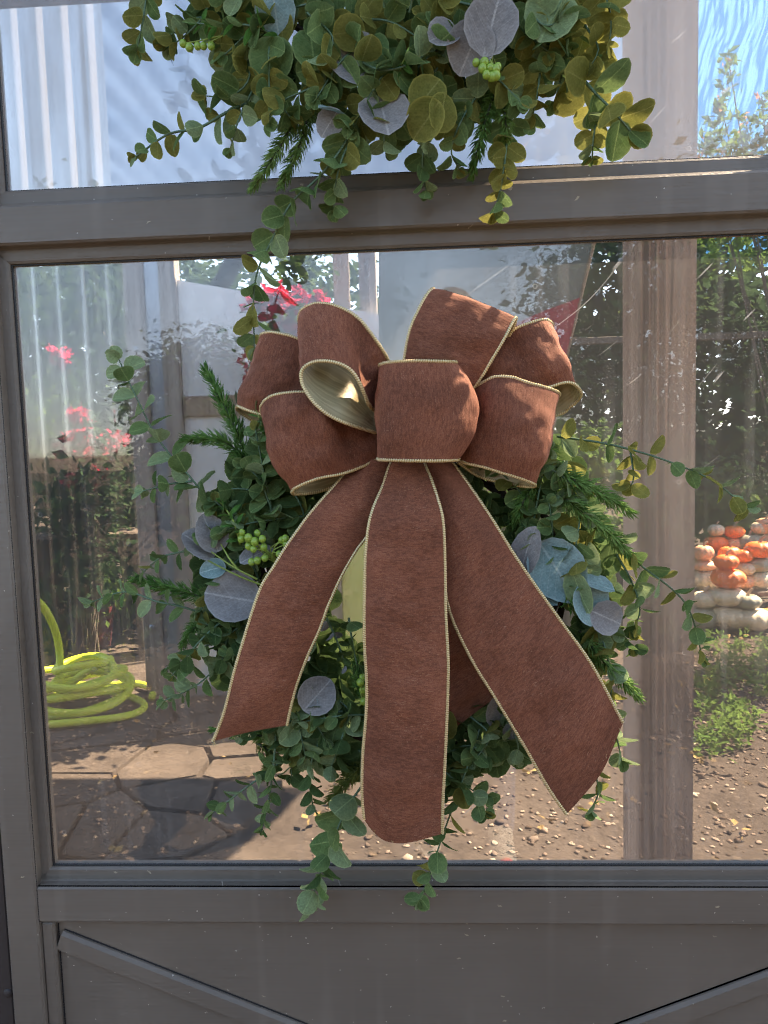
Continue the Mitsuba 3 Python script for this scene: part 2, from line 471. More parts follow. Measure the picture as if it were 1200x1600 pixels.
def bead(x0, x1, z0, z1, side):
    """A mitred glazing bead round the opening x0..x1, z0..z1; profile runs from the outer edge to the glass."""
    prof = [(-0.0305, -0.0225), (-0.026, -0.0235), (-0.0205, -0.0175), (-0.0165, -0.0115), (-0.015, -0.0095), (-0.003, -0.0085), (0.0, -0.0065), (0.0, 0.010), (-0.0305, 0.010)]
    cs = [(x0, z0, 1, 1), (x1, z0, -1, 1), (x1, z1, -1, -1), (x0, z1, 1, -1)]
    a, b = cs[side], cs[(side + 1) % 4]
    v = []
    for c in (a, b):
        for d, y in prof:
            v.append((c[0] + c[2] * d, y, c[1] + c[3] * d))
    v = np.array(v)
    n = len(prof)
    f = []
    for k in range(n):
        l = (k + 1) % n
        f += [(k, l, n + l), (k, n + l, n + k)]
    for k in range(1, n - 1):
        f += [(0, k + 1, k), (n, n + k, n + k + 1)]
    return trimesh.Trimesh(v, f, process=False)


for (z0, z1) in ((pane_b, pane_t), (up_b, up_t)):
    for s in range(4):
        m = bead(pane_l, pane_r, z0, z1, s)
        m.fix_normals()
        add('glazing_bead', m, 'door_paint', door, smooth=20)
for (z0, z1) in ((pane_b, pane_t), (up_b, up_t)):
    e = 0.012
    v = np.array([[pane_l - e, 0.0, z0 - e], [pane_r + e, 0.0, z0 - e], [pane_r + e, 0.0, z1 + e], [pane_l - e, 0.0, z1 + e]])
    k = add('pane', (v, [[0, 1, 2, 3]]), 'glass', door)
    v2 = v.copy(); v2[:, 1] = 0.0022
    add('dust', (v2, [[0, 1, 2, 3]]), 'dust_film', k)
    e = 0.0016
    sk = []
    for a in ((pane_l, pane_r, z0, z0 + e), (pane_l, pane_r, z1 - e, z1), (pane_l, pane_l + e, z0 + e, z1 - e), (pane_r - e, pane_r, z0 + e, z1 - e)):
        sk.append(box(a[0], a[1], -0.004, -0.0008, a[2], a[3]))
    add('seal', cat(sk), 'gasket', k)

# bottom panel with its mouldings and diagonal strips
PY = -0.010
add('bottom_panel', box(st_in_l, st_in_r, PY, BK, 0.25, rail_b), 'door_paint', door)
mo_in = px_x(97, 1560, 0.012)
add('panel_moulding', box(px_x(63, 1450, 0.02), mo_in, -0.0195, PY - 0.0004, 0.25, rail_b - 0.0025, 0.003), 'door_paint', door)
add('panel_moulding', box(2 * 0.5148 - mo_in, 2 * 0.5148 - px_x(63, 1450, 0.02), -0.0195, PY - 0.0004, 0.25, rail_b - 0.0025, 0.003), 'door_paint', door)
p0, p1 = at(97, 1457, 0.016), at(462, 1600, 0.016)
dv = unit([p1[0] - p0[0], 0, p1[2] - p0[2]])
nv = np.array([-dv[2], 0, dv[0]]) * -1
nv = nv if nv[2] < 0 else -nv
wst = 0.025


def strip(a, d, nn, L, w, t=0.0065):
    """A bevelled flat strip from a along d, its width w along nn."""
    prof = [(0, PY + 0.0003), (0, PY - t * 0.45), (0.004, PY - t), (w - 0.001, PY - t), (w, PY - t + 0.001), (w, PY + 0.0003)]
    v = []
    for s in (0, L):
        for o, y in prof:
            v.append(a + d * s + nn * o + np.array([0, y - a[1], 0]))
    n = len(prof)
    f = []
    for k in range(n):
        l = (k + 1) % n
        f += [(k, l, n + l), (k, n + l, n + k)]
    for k in range(1, n - 1):
        f += [(0, k + 1, k), (n, n + k, n + k + 1)]
    m = trimesh.Trimesh(np.array(v), f, process=False)
    m.fix_normals()
    return m


L = (2 * 0.5148 - mo_in - mo_in) / dv[0] * 0.5
L = min(L, (p0[2] - 0.26) / -dv[2])


def groove(a, d, nn, L, w=.0022, yy=PY - .0004):  # flat dark strip standing in for the shade along an edge
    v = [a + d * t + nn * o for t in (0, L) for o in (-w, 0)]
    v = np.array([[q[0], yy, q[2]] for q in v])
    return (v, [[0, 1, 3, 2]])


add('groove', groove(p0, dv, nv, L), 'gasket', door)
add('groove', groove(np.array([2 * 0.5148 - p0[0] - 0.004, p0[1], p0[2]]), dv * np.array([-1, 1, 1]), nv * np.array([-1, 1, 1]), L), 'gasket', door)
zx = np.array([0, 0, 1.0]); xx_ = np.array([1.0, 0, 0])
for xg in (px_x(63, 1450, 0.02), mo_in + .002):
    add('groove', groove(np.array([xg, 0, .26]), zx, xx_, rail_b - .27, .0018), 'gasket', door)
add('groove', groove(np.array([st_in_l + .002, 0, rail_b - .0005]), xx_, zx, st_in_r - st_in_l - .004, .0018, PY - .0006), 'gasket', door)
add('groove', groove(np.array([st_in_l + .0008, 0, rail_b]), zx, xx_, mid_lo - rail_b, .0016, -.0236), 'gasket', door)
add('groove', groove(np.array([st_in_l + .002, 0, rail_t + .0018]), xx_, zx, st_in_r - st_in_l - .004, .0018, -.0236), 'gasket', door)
add('diagonal_strip', strip(p0, dv, nv, L, wst), 'door_paint', door)
q0 = np.array([2 * 0.5148 - p0[0] - 0.004, p0[1], p0[2]])
mir = np.array([-1, 1, 1])
add('diagonal_strip', strip(q0, dv * mir, nv * mir, L, wst), 'door_paint', door)

# jamb, lintel and added roof boards that shape the sunlight
jamb = thing('door_frame', 'dark painted door jamb at the left edge beside the door stile', 'door frame')
add('jamb', box(st_out_l - 0.12, st_out_l - 0.004, -0.016, 0.09, 0.0, 2.20, 0.003), 'dark_paint', jamb)
add('jamb', box(st_out_r + 0.004, st_out_r + 0.12, -0.016, 0.09, 0.0, 2.20, 0.003), 'dark_paint', jamb)
add('head', box(st_out_l - 0.12, st_out_r + 0.12, -0.016, 0.09, 2.203, 2.33, 0.003), 'dark_paint', jamb)
add('sill', box(st_out_l - 0.003, st_out_r + 0.003, -0.05, 0.09, 0.0, 0.115, 0.003), 'grey_wood', jamb)
bp = at(2, 1555, 0.02)
add('bolt', trimesh.creation.icosphere(2, 0.006).apply_scale([1, 0.5, 1]).apply_translation([st_out_l - 0.011, -0.016, bp[2]]), 'dark_paint', jamb, smooth=True)
roof = thing('lean_to_roof', 'added roof boards placed to shade the bow and wreath, with a sky blue sheet behind', 'roof')
for y in (0.10, 0.2405, 0.30):
    add('roof_board', box(-3.0, 1.13, y, y + 0.139 if y < .3 else .438, 2.36 + 0.004 * y, 2.38 + .004 * y), 'grey_wood', roof) if y != 0.2405 else add('roof_board', box(-3.0, 1.13, y, .299, 2.36, 2.38), 'grey_wood', roof)
y = 0.44
while y < 1.0:
    x0, x1 = -3.0, 3.2
    add('roof_board', box(x0, x1, y, y + 0.14, 2.36 + 0.002 * rng.random(), 2.38), 'grey_wood', roof)
    y += 0.1405
ry = np.linspace(1.0, 2.55, 40)
rv = []
for q_ in ry:
    for t_ in np.linspace(0, 1, 60):
        xl, xr = 0.487 - 0.40 * (0.9 + q_), 0.487 + 0.345 * (0.9 + q_)
        x_ = xl + (xr - xl) * t_
        rv.append((x_, q_, 2.37 + 0.010 * math.sin(x_ * 2 * math.pi / 0.09)))
i, j = np.meshgrid(np.arange(39), np.arange(59), indexing='ij')
add('roof_sheet', (np.array(rv), np.stack([i * 60 + j, i * 60 + j + 1, (i + 1) * 60 + j + 1, (i + 1) * 60 + j], -1).reshape(-1, 4)), 'sky_blue_plastic', roof, smooth=True)  # added sheet, tinted to give the upper pane its sky blue
shed = thing('shed_wall', 'grey boarded shed wall that the glazed door is set in, outside the frame', 'wall')
for (xa, xb, za, zb) in ((-3.2, st_out_l - .121, 0, 2.33), (st_out_r + .121, 4.2, 0, 2.33)):
    n_ = int((xb - xa) / .16)
    for k in range(n_):
        add('board', box(xa + (xb - xa) * k / n_, xa + (xb - xa) * (k + 1) / n_ - .002, .0, .025, za, zb, .002), 'grey_wood', shed)

# ------------------------------------------------------------------ the bow
bow = thing('velvet_bow', 'large rusty brown velvet ribbon bow with gold wired edges and four long tails', 'bow')


def P3(pts):
    return np.array([at(*p) for p in pts])


def rope(pts, r, uvlen=True):
    """A thin twisted cord along the points, with uv (length, turn)."""
    n = max(12, int(np.linalg.norm(np.diff(pts, axis=0), axis=1).sum() / 0.0011))
    p = spline(pts[::max(1, len(pts) // 60)] if len(pts) > 70 else pts, n)
    sides = 8
    t = np.gradient(p, axis=0); t /= np.linalg.norm(t, axis=1, keepdims=True)
    a = np.zeros_like(p); a[0] = unit(np.cross(t[0], [0.3, 0.5, 0.8]))
    for i in range(1, n):
        a[i] = unit(a[i - 1] - t[i] * (a[i - 1] @ t[i]))
    b = np.cross(t, a)
    s = np.r_[0, np.cumsum(np.linalg.norm(np.diff(p, axis=0), axis=1))]
    ang = np.arange(sides + 1) * 2 * np.pi / sides
    rr = r * (1 + 0.30 * np.cos(2 * (ang[None] + s[:, None] * 1300)))
    v = p[:, None] + rr[..., None] * (np.cos(ang)[None, :, None] * a[:, None] + np.sin(ang)[None, :, None] * b[:, None])
    uv = np.stack(np.broadcast_arrays(s[:, None], ang[None] / (2 * np.pi)), -1)
    i, j = np.meshgrid(np.arange(n - 1), np.arange(sides), indexing='ij')
    m = sides + 1
    q = np.stack([i * m + j, i * m + j + 1, (i + 1) * m + j + 1, (i + 1) * m + j], -1).reshape(-1, 4)
    return (v.reshape(-1, 3), q), uv.reshape(-1, 2)


def ribbon(name, A, B, bulge=None, n=90, m=18, seed=0, crumple=0.0012, end=None, folds=(), lining=True, label=None, trim=(True, True)):
    """A strip of wired ribbon between its two edges A and B (photo pixels + metres before the glass, from the knot outwards)."""
    a, b = spline(P3(A), n), spline(P3(B), n)
    v = np.linspace(0, 1, m)
    Pg = a[:, None] * (1 - v)[None, :, None] + b[:, None] * v[None, :, None]
    if bulge is not None:
        bu = np.array(bulge, float)
        if bu.ndim == 2:                                     # along the strip
            tt = np.linspace(0, 1, n)
            bu = np.stack([np.interp(tt, np.linspace(0, 1, len(bu)), bu[:, k]) for k in range(3)], 1)
        else:
            bu = np.repeat(bu[None], n, 0)
        Pg = Pg + (4 * v * (1 - v))[None, :, None] * bu[:, None]
    du = np.gradient(Pg, axis=0); dw = np.gradient(Pg, axis=1)
    nn = np.cross(du, dw); nn /= np.linalg.norm(nn, axis=-1, keepdims=True) + 1e-12
    k0 = int(n * 0.22)
    if nn[k0, m // 2] @ (EYE - Pg[k0, m // 2]) < 0:
        nn = -nn; flip = True
    else:
        flip = False
    wr = meshkit.fbm(Pg * 34 + seed * 9.1, 3, seed=seed) - 0.5
    fade = (np.minimum(v, 1 - v) * 5).clip(0.15, 1)[None, :]
    Pg = Pg + nn * (wr * crumple * 10 * fade)[..., None]
    tt = np.linspace(0, 1, n)[:, None]
    for (ft, fv, dt, dvv, depth) in folds:                    # soft dents
        Pg = Pg + nn * (depth * np.exp(-((tt - ft) / dt) ** 2 - ((v[None] - fv) / dvv) ** 2))[..., None]
    if end is not None:                                       # the cut end bows out
        last = np.clip((np.linspace(0, 1, n) - 0.8) / 0.2, 0, 1) ** 2
        ends = [end] if not isinstance(end, list) else end
        row = spline(np.array([Pg[-1, 0]] + [at(*e) for e in ends] + [Pg[-1, -1]]), m)
        Pg = Pg + last[:, None, None] * (row - Pg[-1])[None]
    su = np.r_[0, np.cumsum(np.linalg.norm(np.diff(Pg[:, m // 2], axis=0), axis=1))]
    W = np.linalg.norm(Pg[n // 2, -1] - Pg[n // 2, 0])
    uv = np.stack(np.broadcast_arrays(su[:, None] + seed * 1.37, (v * W)[None] + seed * 0.71), -1).reshape(-1, 2)
    i, j = np.meshgrid(np.arange(n - 1), np.arange(m - 1), indexing='ij')
    q = np.stack([i * m + j, (i + 1) * m + j, (i + 1) * m + j + 1, i * m + j + 1], -1).reshape(-1, 4)
    if flip:
        q = q[:, ::-1]
    outer = Pg + nn * 0.0006
    inner = Pg - nn * 0.0006
    key = add(name, (outer.reshape(-1, 3), q), 'velvet', bow, smooth=True, uv=uv)
    if label:
        tag(key, label)
    if lining:
        add('lining', (inner.reshape(-1, 3), q[:, ::-1]), 'gold_satin', key, smooth=True, uv=uv)
    for e, on in ((0, trim[0]), (m - 1, trim[1])):
        if on:
            mesh, ruv = rope(Pg[:, e], 0.0018)
            add('wired_edge', mesh, 'gold_trim', key, smooth=True, uv=ruv)
    return Pg


K = 0.075                                                     # the knot stands this far before the glass
# tails (back to front)
ribbon('tail', [(600, 735, .062), (600, 900, .07), (600, 1050, .075), (640, 1190, .078)], [(655, 735, .06), (690, 860, .064), (735, 990, .068), (778, 1087, .07)], seed=1, lining=False)
ribbon('tail', [(560, 715, .075), (520, 762, .095), (485, 802, .107), (450, 850, .115), (428, 885, .12), (407, 920, .123), (385, 985, .126), (366, 1050, .127), (351, 1110, .126), (333, 1158, .124)],
       [(612, 722, .075), (596, 775, .095), (578, 828, .103), (555, 862, .108), (532, 902, .111), (513, 945, .113), (498, 985, .113), (478, 1030, .112), (460, 1080, .110), (448, 1133, .108)],
       bulge=[(0, -.012, 0), (0, -.008, 0), (0, -.006, 0), (0, -.012, 0)], seed=2, end=(392, 1143, .118), crumple=.0008)
ribbon('tail', [(652, 722, .078), (672, 790, .098), (690, 880, .106), (703, 955, .108), (737, 1030, .112), (778, 1097, .114), (820, 1166, .116), (858, 1233, .117), (885, 1272, .117)],
       [(703, 718, .075), (732, 757, .09), (768, 810, .10), (803, 866, .105), (840, 920, .108), (880, 976, .11), (925, 1040, .112), (973, 1129, .112)],
       bulge=[(0, -.006, 0), (0, -.008, 0), (0, -.010, 0)], seed=3, end=[(905, 1250, .117), (942, 1203, .116)], crumple=.0007)
ribbon('tail', [(612, 720, .085), (598, 760, .11), (583, 795, .125), (575, 830, .13), (571, 885, .133), (570, 950, .135), (570, 1010, .135), (573, 1060, .134), (572, 1120, .133), (567, 1180, .133), (566, 1240, .132), (569, 1280, .131)],
       [(660, 718, .085), (672, 745, .112), (684, 780, .125), (692, 815, .13), (695, 880, .132), (696, 950, .134), (699, 1010, .135), (700, 1050, .135), (698, 1120, .134), (695, 1190, .133), (692, 1250, .132), (691, 1302, .131)],
       bulge=[(0, -.018, 0), (0, -.012, 0), (0, -.009, 0), (0, -.006, 0), (0, -.006, 0)], seed=4, end=[(585, 1301, .131), (606, 1315, .131), (640, 1316, .131)], crumple=.0009, folds=[(0.12, 0.35, .06, .22, -.004)])
# loops
ribbon('loop', [(588, 668, K), (520, 660, .085), (450, 655, .088), (410, 648, .085), (385, 640, .082), (371, 635, .072), (378, 646, .058), (415, 664, .05), (500, 672, .055), (590, 680, K)],
       [(590, 600, K), (530, 560, .078), (467, 530, .08), (440, 522, .08), (420, 519, .077), (408, 523, .068), (412, 530, .055), (450, 545, .05), (520, 590, .055), (592, 620, K)],
       bulge=[(0, 0, 0), (.002, -.006, 0), (-.002, -.004, 0), (0, 0, 0), (0, 0, 0)], seed=5, crumple=.0014, folds=[(.25, .3, .04, .25, -.005), (.16, .6, .05, .2, -.005)])
ribbon('loop', [(730, 660, K), (780, 625, .088), (830, 612, .092), (860, 604, .093), (880, 598, .092), (897, 600, .088), (908, 612, .078), (904, 624, .066), (890, 636, .06), (872, 648, .056), (800, 665, .058), (735, 668, K)],
       [(715, 610, K), (760, 555, .08), (800, 517, .084), (830, 504, .084), (850, 499, .082), (862, 504, .074), (862, 512, .06), (848, 520, .052), (800, 550, .052), (720, 620, K)],
       bulge=[(0, 0, 0), (0, -.004, 0), (-.004, -.014, .0), (-.010, .002, 0), (0, 0, 0)], seed=6, crumple=.0016, folds=[(.27, .62, .05, .25, -.008), (.36, .4, .03, .3, .005), (.2, .3, .04, .2, -.005)])
ribbon('loop', [(730, 640, K), (729, 622, .092), (748, 595, .100), (766, 566, .104), (787, 530, .104), (800, 505, .100), (806, 496, .094), (804, 506, .09), (792, 532, .08), (772, 560, .075), (748, 600, .07), (725, 650, K)],
       [(628, 640, K), (629, 600, .09), (632, 560, .098), (641, 515, .101), (657, 478, .100), (669, 458, .096), (677, 452, .09), (676, 460, .084), (664, 490, .075), (650, 540, .07), (640, 590, .07), (632, 645, K)],
       bulge=[(0, -.008, 0), (0, -.014, 0), (0, -.012, .002), (0, .002, 0), (0, 0, 0)], seed=7, crumple=.0010, folds=[(.28, .35, .04, .25, -.004), (.2, .7, .05, .12, .003)])
ribbon('loop', [(600, 712, K), (562, 731, .095), (532, 741, .107), (500, 747, .114), (472, 757, .115), (457, 767, .104), (462, 772, .088), (495, 769, .074), (530, 757, .068), (565, 740, .066), (605, 716, K)],
       [(590, 655, K), (545, 633, .096), (505, 616, .106), (472, 613, .112), (440, 615, .112), (420, 621, .106), (408, 634, .095), (411, 646, .08), (440, 645, .07), (500, 650, .066), (592, 660, K)],
       bulge=[(0, -.004, 0), (0, -.014, 0), (-.003, -.016, 0), (0, -.004, 0), (0, 0, 0)], seed=8, crumple=.0014, folds=[(.15, .55, .05, .2, -.012), (.25, .70, .04, .16, .006), (.33, .35, .05, .12, -.004)])
ribbon('loop', [(712, 718, K), (730, 724, .098), (762, 732, .108), (797, 742, .114), (820, 750, .114), (835, 757, .104), (834, 760, .09), (813, 759, .078), (776, 752, .07), (744, 742, .066), (715, 722, K)],
       [(722, 625, K), (740, 606, .092), (757, 596, .102), (774, 589, .108), (800, 590, .113), (828, 599, .114), (855, 606, .11), (873, 614, .098), (868, 622, .084), (840, 622, .074), (790, 620, .07), (730, 640, K)],
       bulge=[(0, -.004, 0), (0, -.013, 0), (0, -.014, 0), (0, 0, 0), (0, 0, 0)], seed=9, crumple=.0013, folds=[(.12, .7, .04, .2, -.007), (.3, .5, .03, .4, .002), (.2, .2, .05, .15, -.004)])
ribbon('loop', [(585, 642, .085), (576, 632, .12), (569, 615, .135), (562, 598, .14), (550, 580, .142), (532, 569, .142), (508, 564, .14), (486, 567, .136), (472, 579, .134), (472, 598, .134), (482, 618, .137), (497, 636, .139), (516, 650, .137), (545, 663, .128), (587, 676, .09)],
       [(613, 575, .08), (598, 548, .10), (582, 524, .108), (566, 503, .11), (553, 492, .11), (535, 482, .109), (512, 475, .106), (490, 475, .10), (470, 486, .09), (468, 505, .08), (478, 528, .070), (500, 538, .066), (530, 546, .066), (560, 570, .07), (600, 640, .08)],
       bulge=[(0, 0, 0), (-.006, .012, .0), (0, -.008, .004), (0, -.006, .002), (0, 0, 0), (0, .004, 0)], seed=10, crumple=.0010, label='velvet loop opened towards the viewer to show the gold satin lining')
# centre loop over the knot
ribbon('centre_loop', [(600, 712, .08), (592, 716, .115), (592, 718, .135), (610, 719, .148), (650, 720, .153), (690, 720, .15), (709, 719, .14), (716, 717, .12), (705, 714, .09), (660, 712, .08)],
       [(603, 573, .08), (594, 572, .112), (597, 569, .133), (612, 566, .147), (650, 564, .153), (692, 565, .15), (708, 566, .14), (713, 567, .12), (705, 570, .09), (660, 572, .08)],
       bulge=[(-.006, 0, 0), (-.004, -.004, 0), (0, -.008, 0), (.004, -.006, 0), (.022, .0, 0), (.012, 0, 0), (0, 0, 0)], seed=11, crumple=.0007)
# frayed threads at the cut ends
fr = []
for (x0, y0, x1, y1, D) in ((570, 1281, 640, 1318, .131), (333, 1158, 392, 1146, .123), (885, 1272, 970, 1140, .116), (333, 1157, 336, 1160, .124)):
    for k in range(16):
        t = rng.random()
        a = at(x0 + (x1 - x0) * t, y0 + (y1 - y0) * t + (9 * math.sin(math.pi * t) if x0 == 570 else 0), D)
        fr.append(tube([a, a + rng.normal(0, .0012, 3) + [0, 0, -.0015], a + rng.normal(0, .002, 3) + [0, 0, -.0045 * rng.random()]], .00016, 3, False))
tag(add('frayed_threads', cat(fr), 'gold_trim', bow), kind='stuff')

# ------------------------------------------------------------------ leaves
def leaf_mesh(width, tip, cup, bend, cols=5, rows=7, wave=0.0, seed=0):
    """A leaf of length 1 along +y from its stalk, normal +z, slightly cupped and bent."""
    r = np.random.default_rng(seed)
    ys = 0.5 - 0.5 * np.cos(np.linspace(0.06, np.pi, rows))
    v, uv = [], []
    for y in ys:
        hw = 0.5 * width * math.sqrt(max(0, 1 - (2 * y - 1) ** 2)) ** 0.9
        if y > 0.5:
            hw *= 1 - tip * ((y - 0.5) * 2) ** 2
        hw = max(hw, 0.012)
        for c in np.linspace(-1, 1, cols):
            x = hw * c
            z = cup * (abs(c) ** 1.5) * hw * 1.2 - bend * y * y + wave * math.sin(6 * y + 2.5 * c + seed) * hw
            v.append((x, y, z)); uv.append((0.5 + 0.5 * c * math.sqrt(max(0, 1 - (2 * y - 1) ** 2)), y))
    v = np.array(v)
    i, j = np.meshgrid(np.arange(rows - 1), np.arange(cols - 1), indexing='ij')
    q = np.stack([i * cols + j, i * cols + j + 1, (i + 1) * cols + j + 1, (i + 1) * cols + j], -1).reshape(-1, 4)
    return (v, q), np.array(uv)


KIND = {'round': [leaf_mesh(.92, .05, .22, .10, seed=1, wave=.05), leaf_mesh(1.0, .0, .30, .02, seed=2, wave=.05), leaf_mesh(.85, .15, .12, .18, seed=3, wave=.06), leaf_mesh(.95, .1, .4, .08, seed=9, wave=.08)],
        'oval': [leaf_mesh(.62, .25, .25, .12, seed=4, wave=.05), leaf_mesh(.7, .2, .35, .05, seed=5, wave=.06)],
        'narrow': [leaf_mesh(.36, .35, .4, .10, seed=6), leaf_mesh(.40, .3, .3, .2, seed=7)],
        'heart': [leaf_mesh(.95, .3, .25, .12, rows=9, cols=7, seed=8, wave=.06), leaf_mesh(.82, .3, .3, .2, rows=9, cols=7, seed=12, wave=.08)]}
leaf_ply = {}


def leaf_dict(kind, which, m):
    k = (kind, which, m)
    if k not in leaf_ply:
        mesh, uv = KIND[kind][which]
        leaf_ply[k] = mikit.ply(mesh, LEAF[m], smooth=True, uv=uv)
    return leaf_ply[k]


def frame(p, d, nrm, size):
    d = unit(d)
    nrm = np.asarray(nrm, float) - d * (np.asarray(nrm, float) @ d)
    if np.linalg.norm(nrm) < 1e-3:
        nrm = np.cross(d, [0.3, 0.9, 0.2])
    nrm = unit(nrm)
    s = np.cross(d, nrm)
    M = np.eye(4)
    M[:3, 0], M[:3, 1], M[:3, 2], M[:3, 3] = s * size, d * size, nrm * size, p
    return M


def put_leaf(parent, p, d, nrm, size, kind, m, name='leaf', which=None):
    w = int(rng.integers(len(KIND[kind]))) if which is None else which
    key = numbered(parent + '__' + name)
    scene[key] = {**leaf_dict(kind, w, m), 'to_world': T(frame(p, d, nrm, size).tolist())}
    return key


TOCAM = np.array([0, -1.0, 0])
PXM = 0.00072                                                 # metres per photograph pixel near the wreaths


def pick(mats):
    names, w = zip(*mats)
    w = np.array(w, float)
    return names[int(rng.choice(len(names), p=w / w.sum()))]


def sprig(parent, path, size0, size1, mats, kind='round', step=0.75, stem='stem', r=0.0013, spread=62, face=0.5, name='eucalyptus_sprig', start=0.0, tips=True, skip=0.0):
    """A leafy twig along the path (photo pixels + metres before the glass, base first) with opposite pairs of leaves that shrink towards the tip."""
    p = P3(path) if len(path[0]) == 3 and path[0][0] > 5 else np.asarray(path, float)
    L_ = np.linalg.norm(np.diff(p, axis=0), axis=1).sum()
    n = max(8, int(L_ / 0.006))
    c = spline(p, n)
    key = add(name, tube(c, np.linspace(r * 1.15, r * 0.55, n), 5), stem, parent, smooth=True)
    tang = np.gradient(c, axis=0)
    s = np.r_[0, np.cumsum(np.linalg.norm(np.diff(c, axis=0), axis=1))]
    pos, k = start * s[-1] + 0.004, 0
    while pos < s[-1] - 0.001:
        f = pos / s[-1]
        size = size0 + (size1 - size0) * f
        o = np.array([np.interp(pos, s, c[:, q]) for q in range(3)])
        t = unit([np.interp(pos, s, tang[:, q]) for q in range(3)])
        a = unit(np.cross(t, TOCAM) + 1e-6)
        b = np.cross(t, a)
        ph = (k % 2) * math.pi / 2 + rng.normal(0, 0.28) + 0.35
        for sg in (1, -1):
            if rng.random() < skip:
                continue
            out = (a * math.cos(ph) + b * math.sin(ph)) * sg
            an = math.radians(spread + rng.normal(0, 11))
            d = out * math.sin(an) + t * math.cos(an) + rng.normal(0, .12, 3) + [0, 0, -.12]
            nrm = t * math.sin(an) - out * math.cos(an)
            nrm = unit(nrm) * (1 - face) + face * TOCAM * (1 if rng.random() < .85 else -1) + rng.normal(0, .18, 3)
            sz = size * rng.uniform(.85, 1.15)
            pet = unit(d) * 0.0015
            put_leaf(key, o + pet, d, nrm, sz, kind, pick(mats))
        pos += max(0.005, step * size * rng.uniform(.9, 1.1)); k += 1
    if tips:
        for q in range(3):
            put_leaf(key, c[-1] - tang[-1] * .2, unit(tang[-1]) + rng.normal(0, .45, 3), TOCAM + rng.normal(0, .5, 3), size1 * .75, kind, pick(mats))
    return key


def fir(parent, path, length=0.015, m='needle', density=1.0, name='fir_sprig', squash=1.0):
    c = spline(P3(path) if path[0][0] > 5 else np.asarray(path, float), 40)
    key = add(name, tube(c, np.linspace(.0016, .0008, 40), 5), 'stem_dark', parent, smooth=True)
    tang = np.gradient(c, axis=0)
    L_ = np.linalg.norm(np.diff(c, axis=0), axis=1).sum()
    cnt = int(L_ / 0.00034 * density)
    ms = []
    for k in range(cnt):
        f = rng.random() ** .9
        o = np.array([np.interp(f, np.linspace(0, 1, 40), c[:, q]) for q in range(3)])
        t = unit([np.interp(f, np.linspace(0, 1, 40), tang[:, q]) for q in range(3)])
        a = unit(np.cross(t, TOCAM)); b = np.cross(t, a)
        ph = rng.uniform(0, 2 * math.pi)
        out = a * math.cos(ph) + b * math.sin(ph) * squash
        l = length * rng.uniform(.75, 1.15) * (1 - .35 * f ** 3)
        an = math.radians(rng.normal(50, 8) - 22 * f ** 4)
        d = unit(out * math.sin(an) + t * math.cos(an))
        e = unit(d + t * .45)
        w = .0009
        u1 = unit(np.cross(d, t)) * w; u2 = np.cross(d, unit(u1)) * w * .7
        p0 = o; p1 = o + d * l * .55; p2 = o + d * l * .55 + e * l * .45
        v = np.array([p0 + u1 * .7, p0 - u1 * .35 + u2 * .6, p0 - u1 * .35 - u2 * .6, p1 + u1, p1 - u1 * .5 + u2, p1 - u1 * .5 - u2, p2])
        f_ = [[0, 1, 4], [0, 4, 3], [1, 2, 5], [1, 5, 4], [2, 0, 3], [2, 3, 5], [3, 4, 6], [4, 5, 6], [5, 3, 6]]
        ms.append((v, f_))
    tag(add('needles', soup(ms), m, key, smooth=True), kind='stuff')
    return key


def berries(parent, base, spots, r=.0042):
    b = at(*base)
    stems = []
    pts = [at(*s) for s in spots]
    mid = np.mean(pts, axis=0) * .6 + b * .4
    for p in pts:
        stems.append(tube(spline([b, mid * .7 + p * .3 + rng.normal(0, .002, 3), p], 8), .0007, 5))
    key = add('berry_sprig', cat(stems), 'stem_lime', parent, smooth=True)
    sp = trimesh.creation.icosphere(2, 1.0)
    for p in pts:
        m = sp.copy(); m.apply_scale(np.array([1, 1, 1.12]) * r * rng.uniform(.85, 1.1)); m.apply_translation(p)
        add('berry', m, 'berry', key, smooth=True)
    return key


def big_leaf(parent, px, py, D, size, dirpx, m, kind='heart', nrm=None, which=None):
    """A large single leaf whose middle is seen at (px, py); dirpx is its stalk-to-tip direction in the picture."""
    d = unit([dirpx[0], 0, -dirpx[1]]) + np.array([0, 0.25 * rng.normal(), 0])
    n = TOCAM + rng.normal(0, .12, 3) if nrm is None else np.asarray(nrm, float)
    return put_leaf(parent, at(px, py, D) - unit(d) * size * .5, d, n, size, kind, m, 'large_leaf', which)


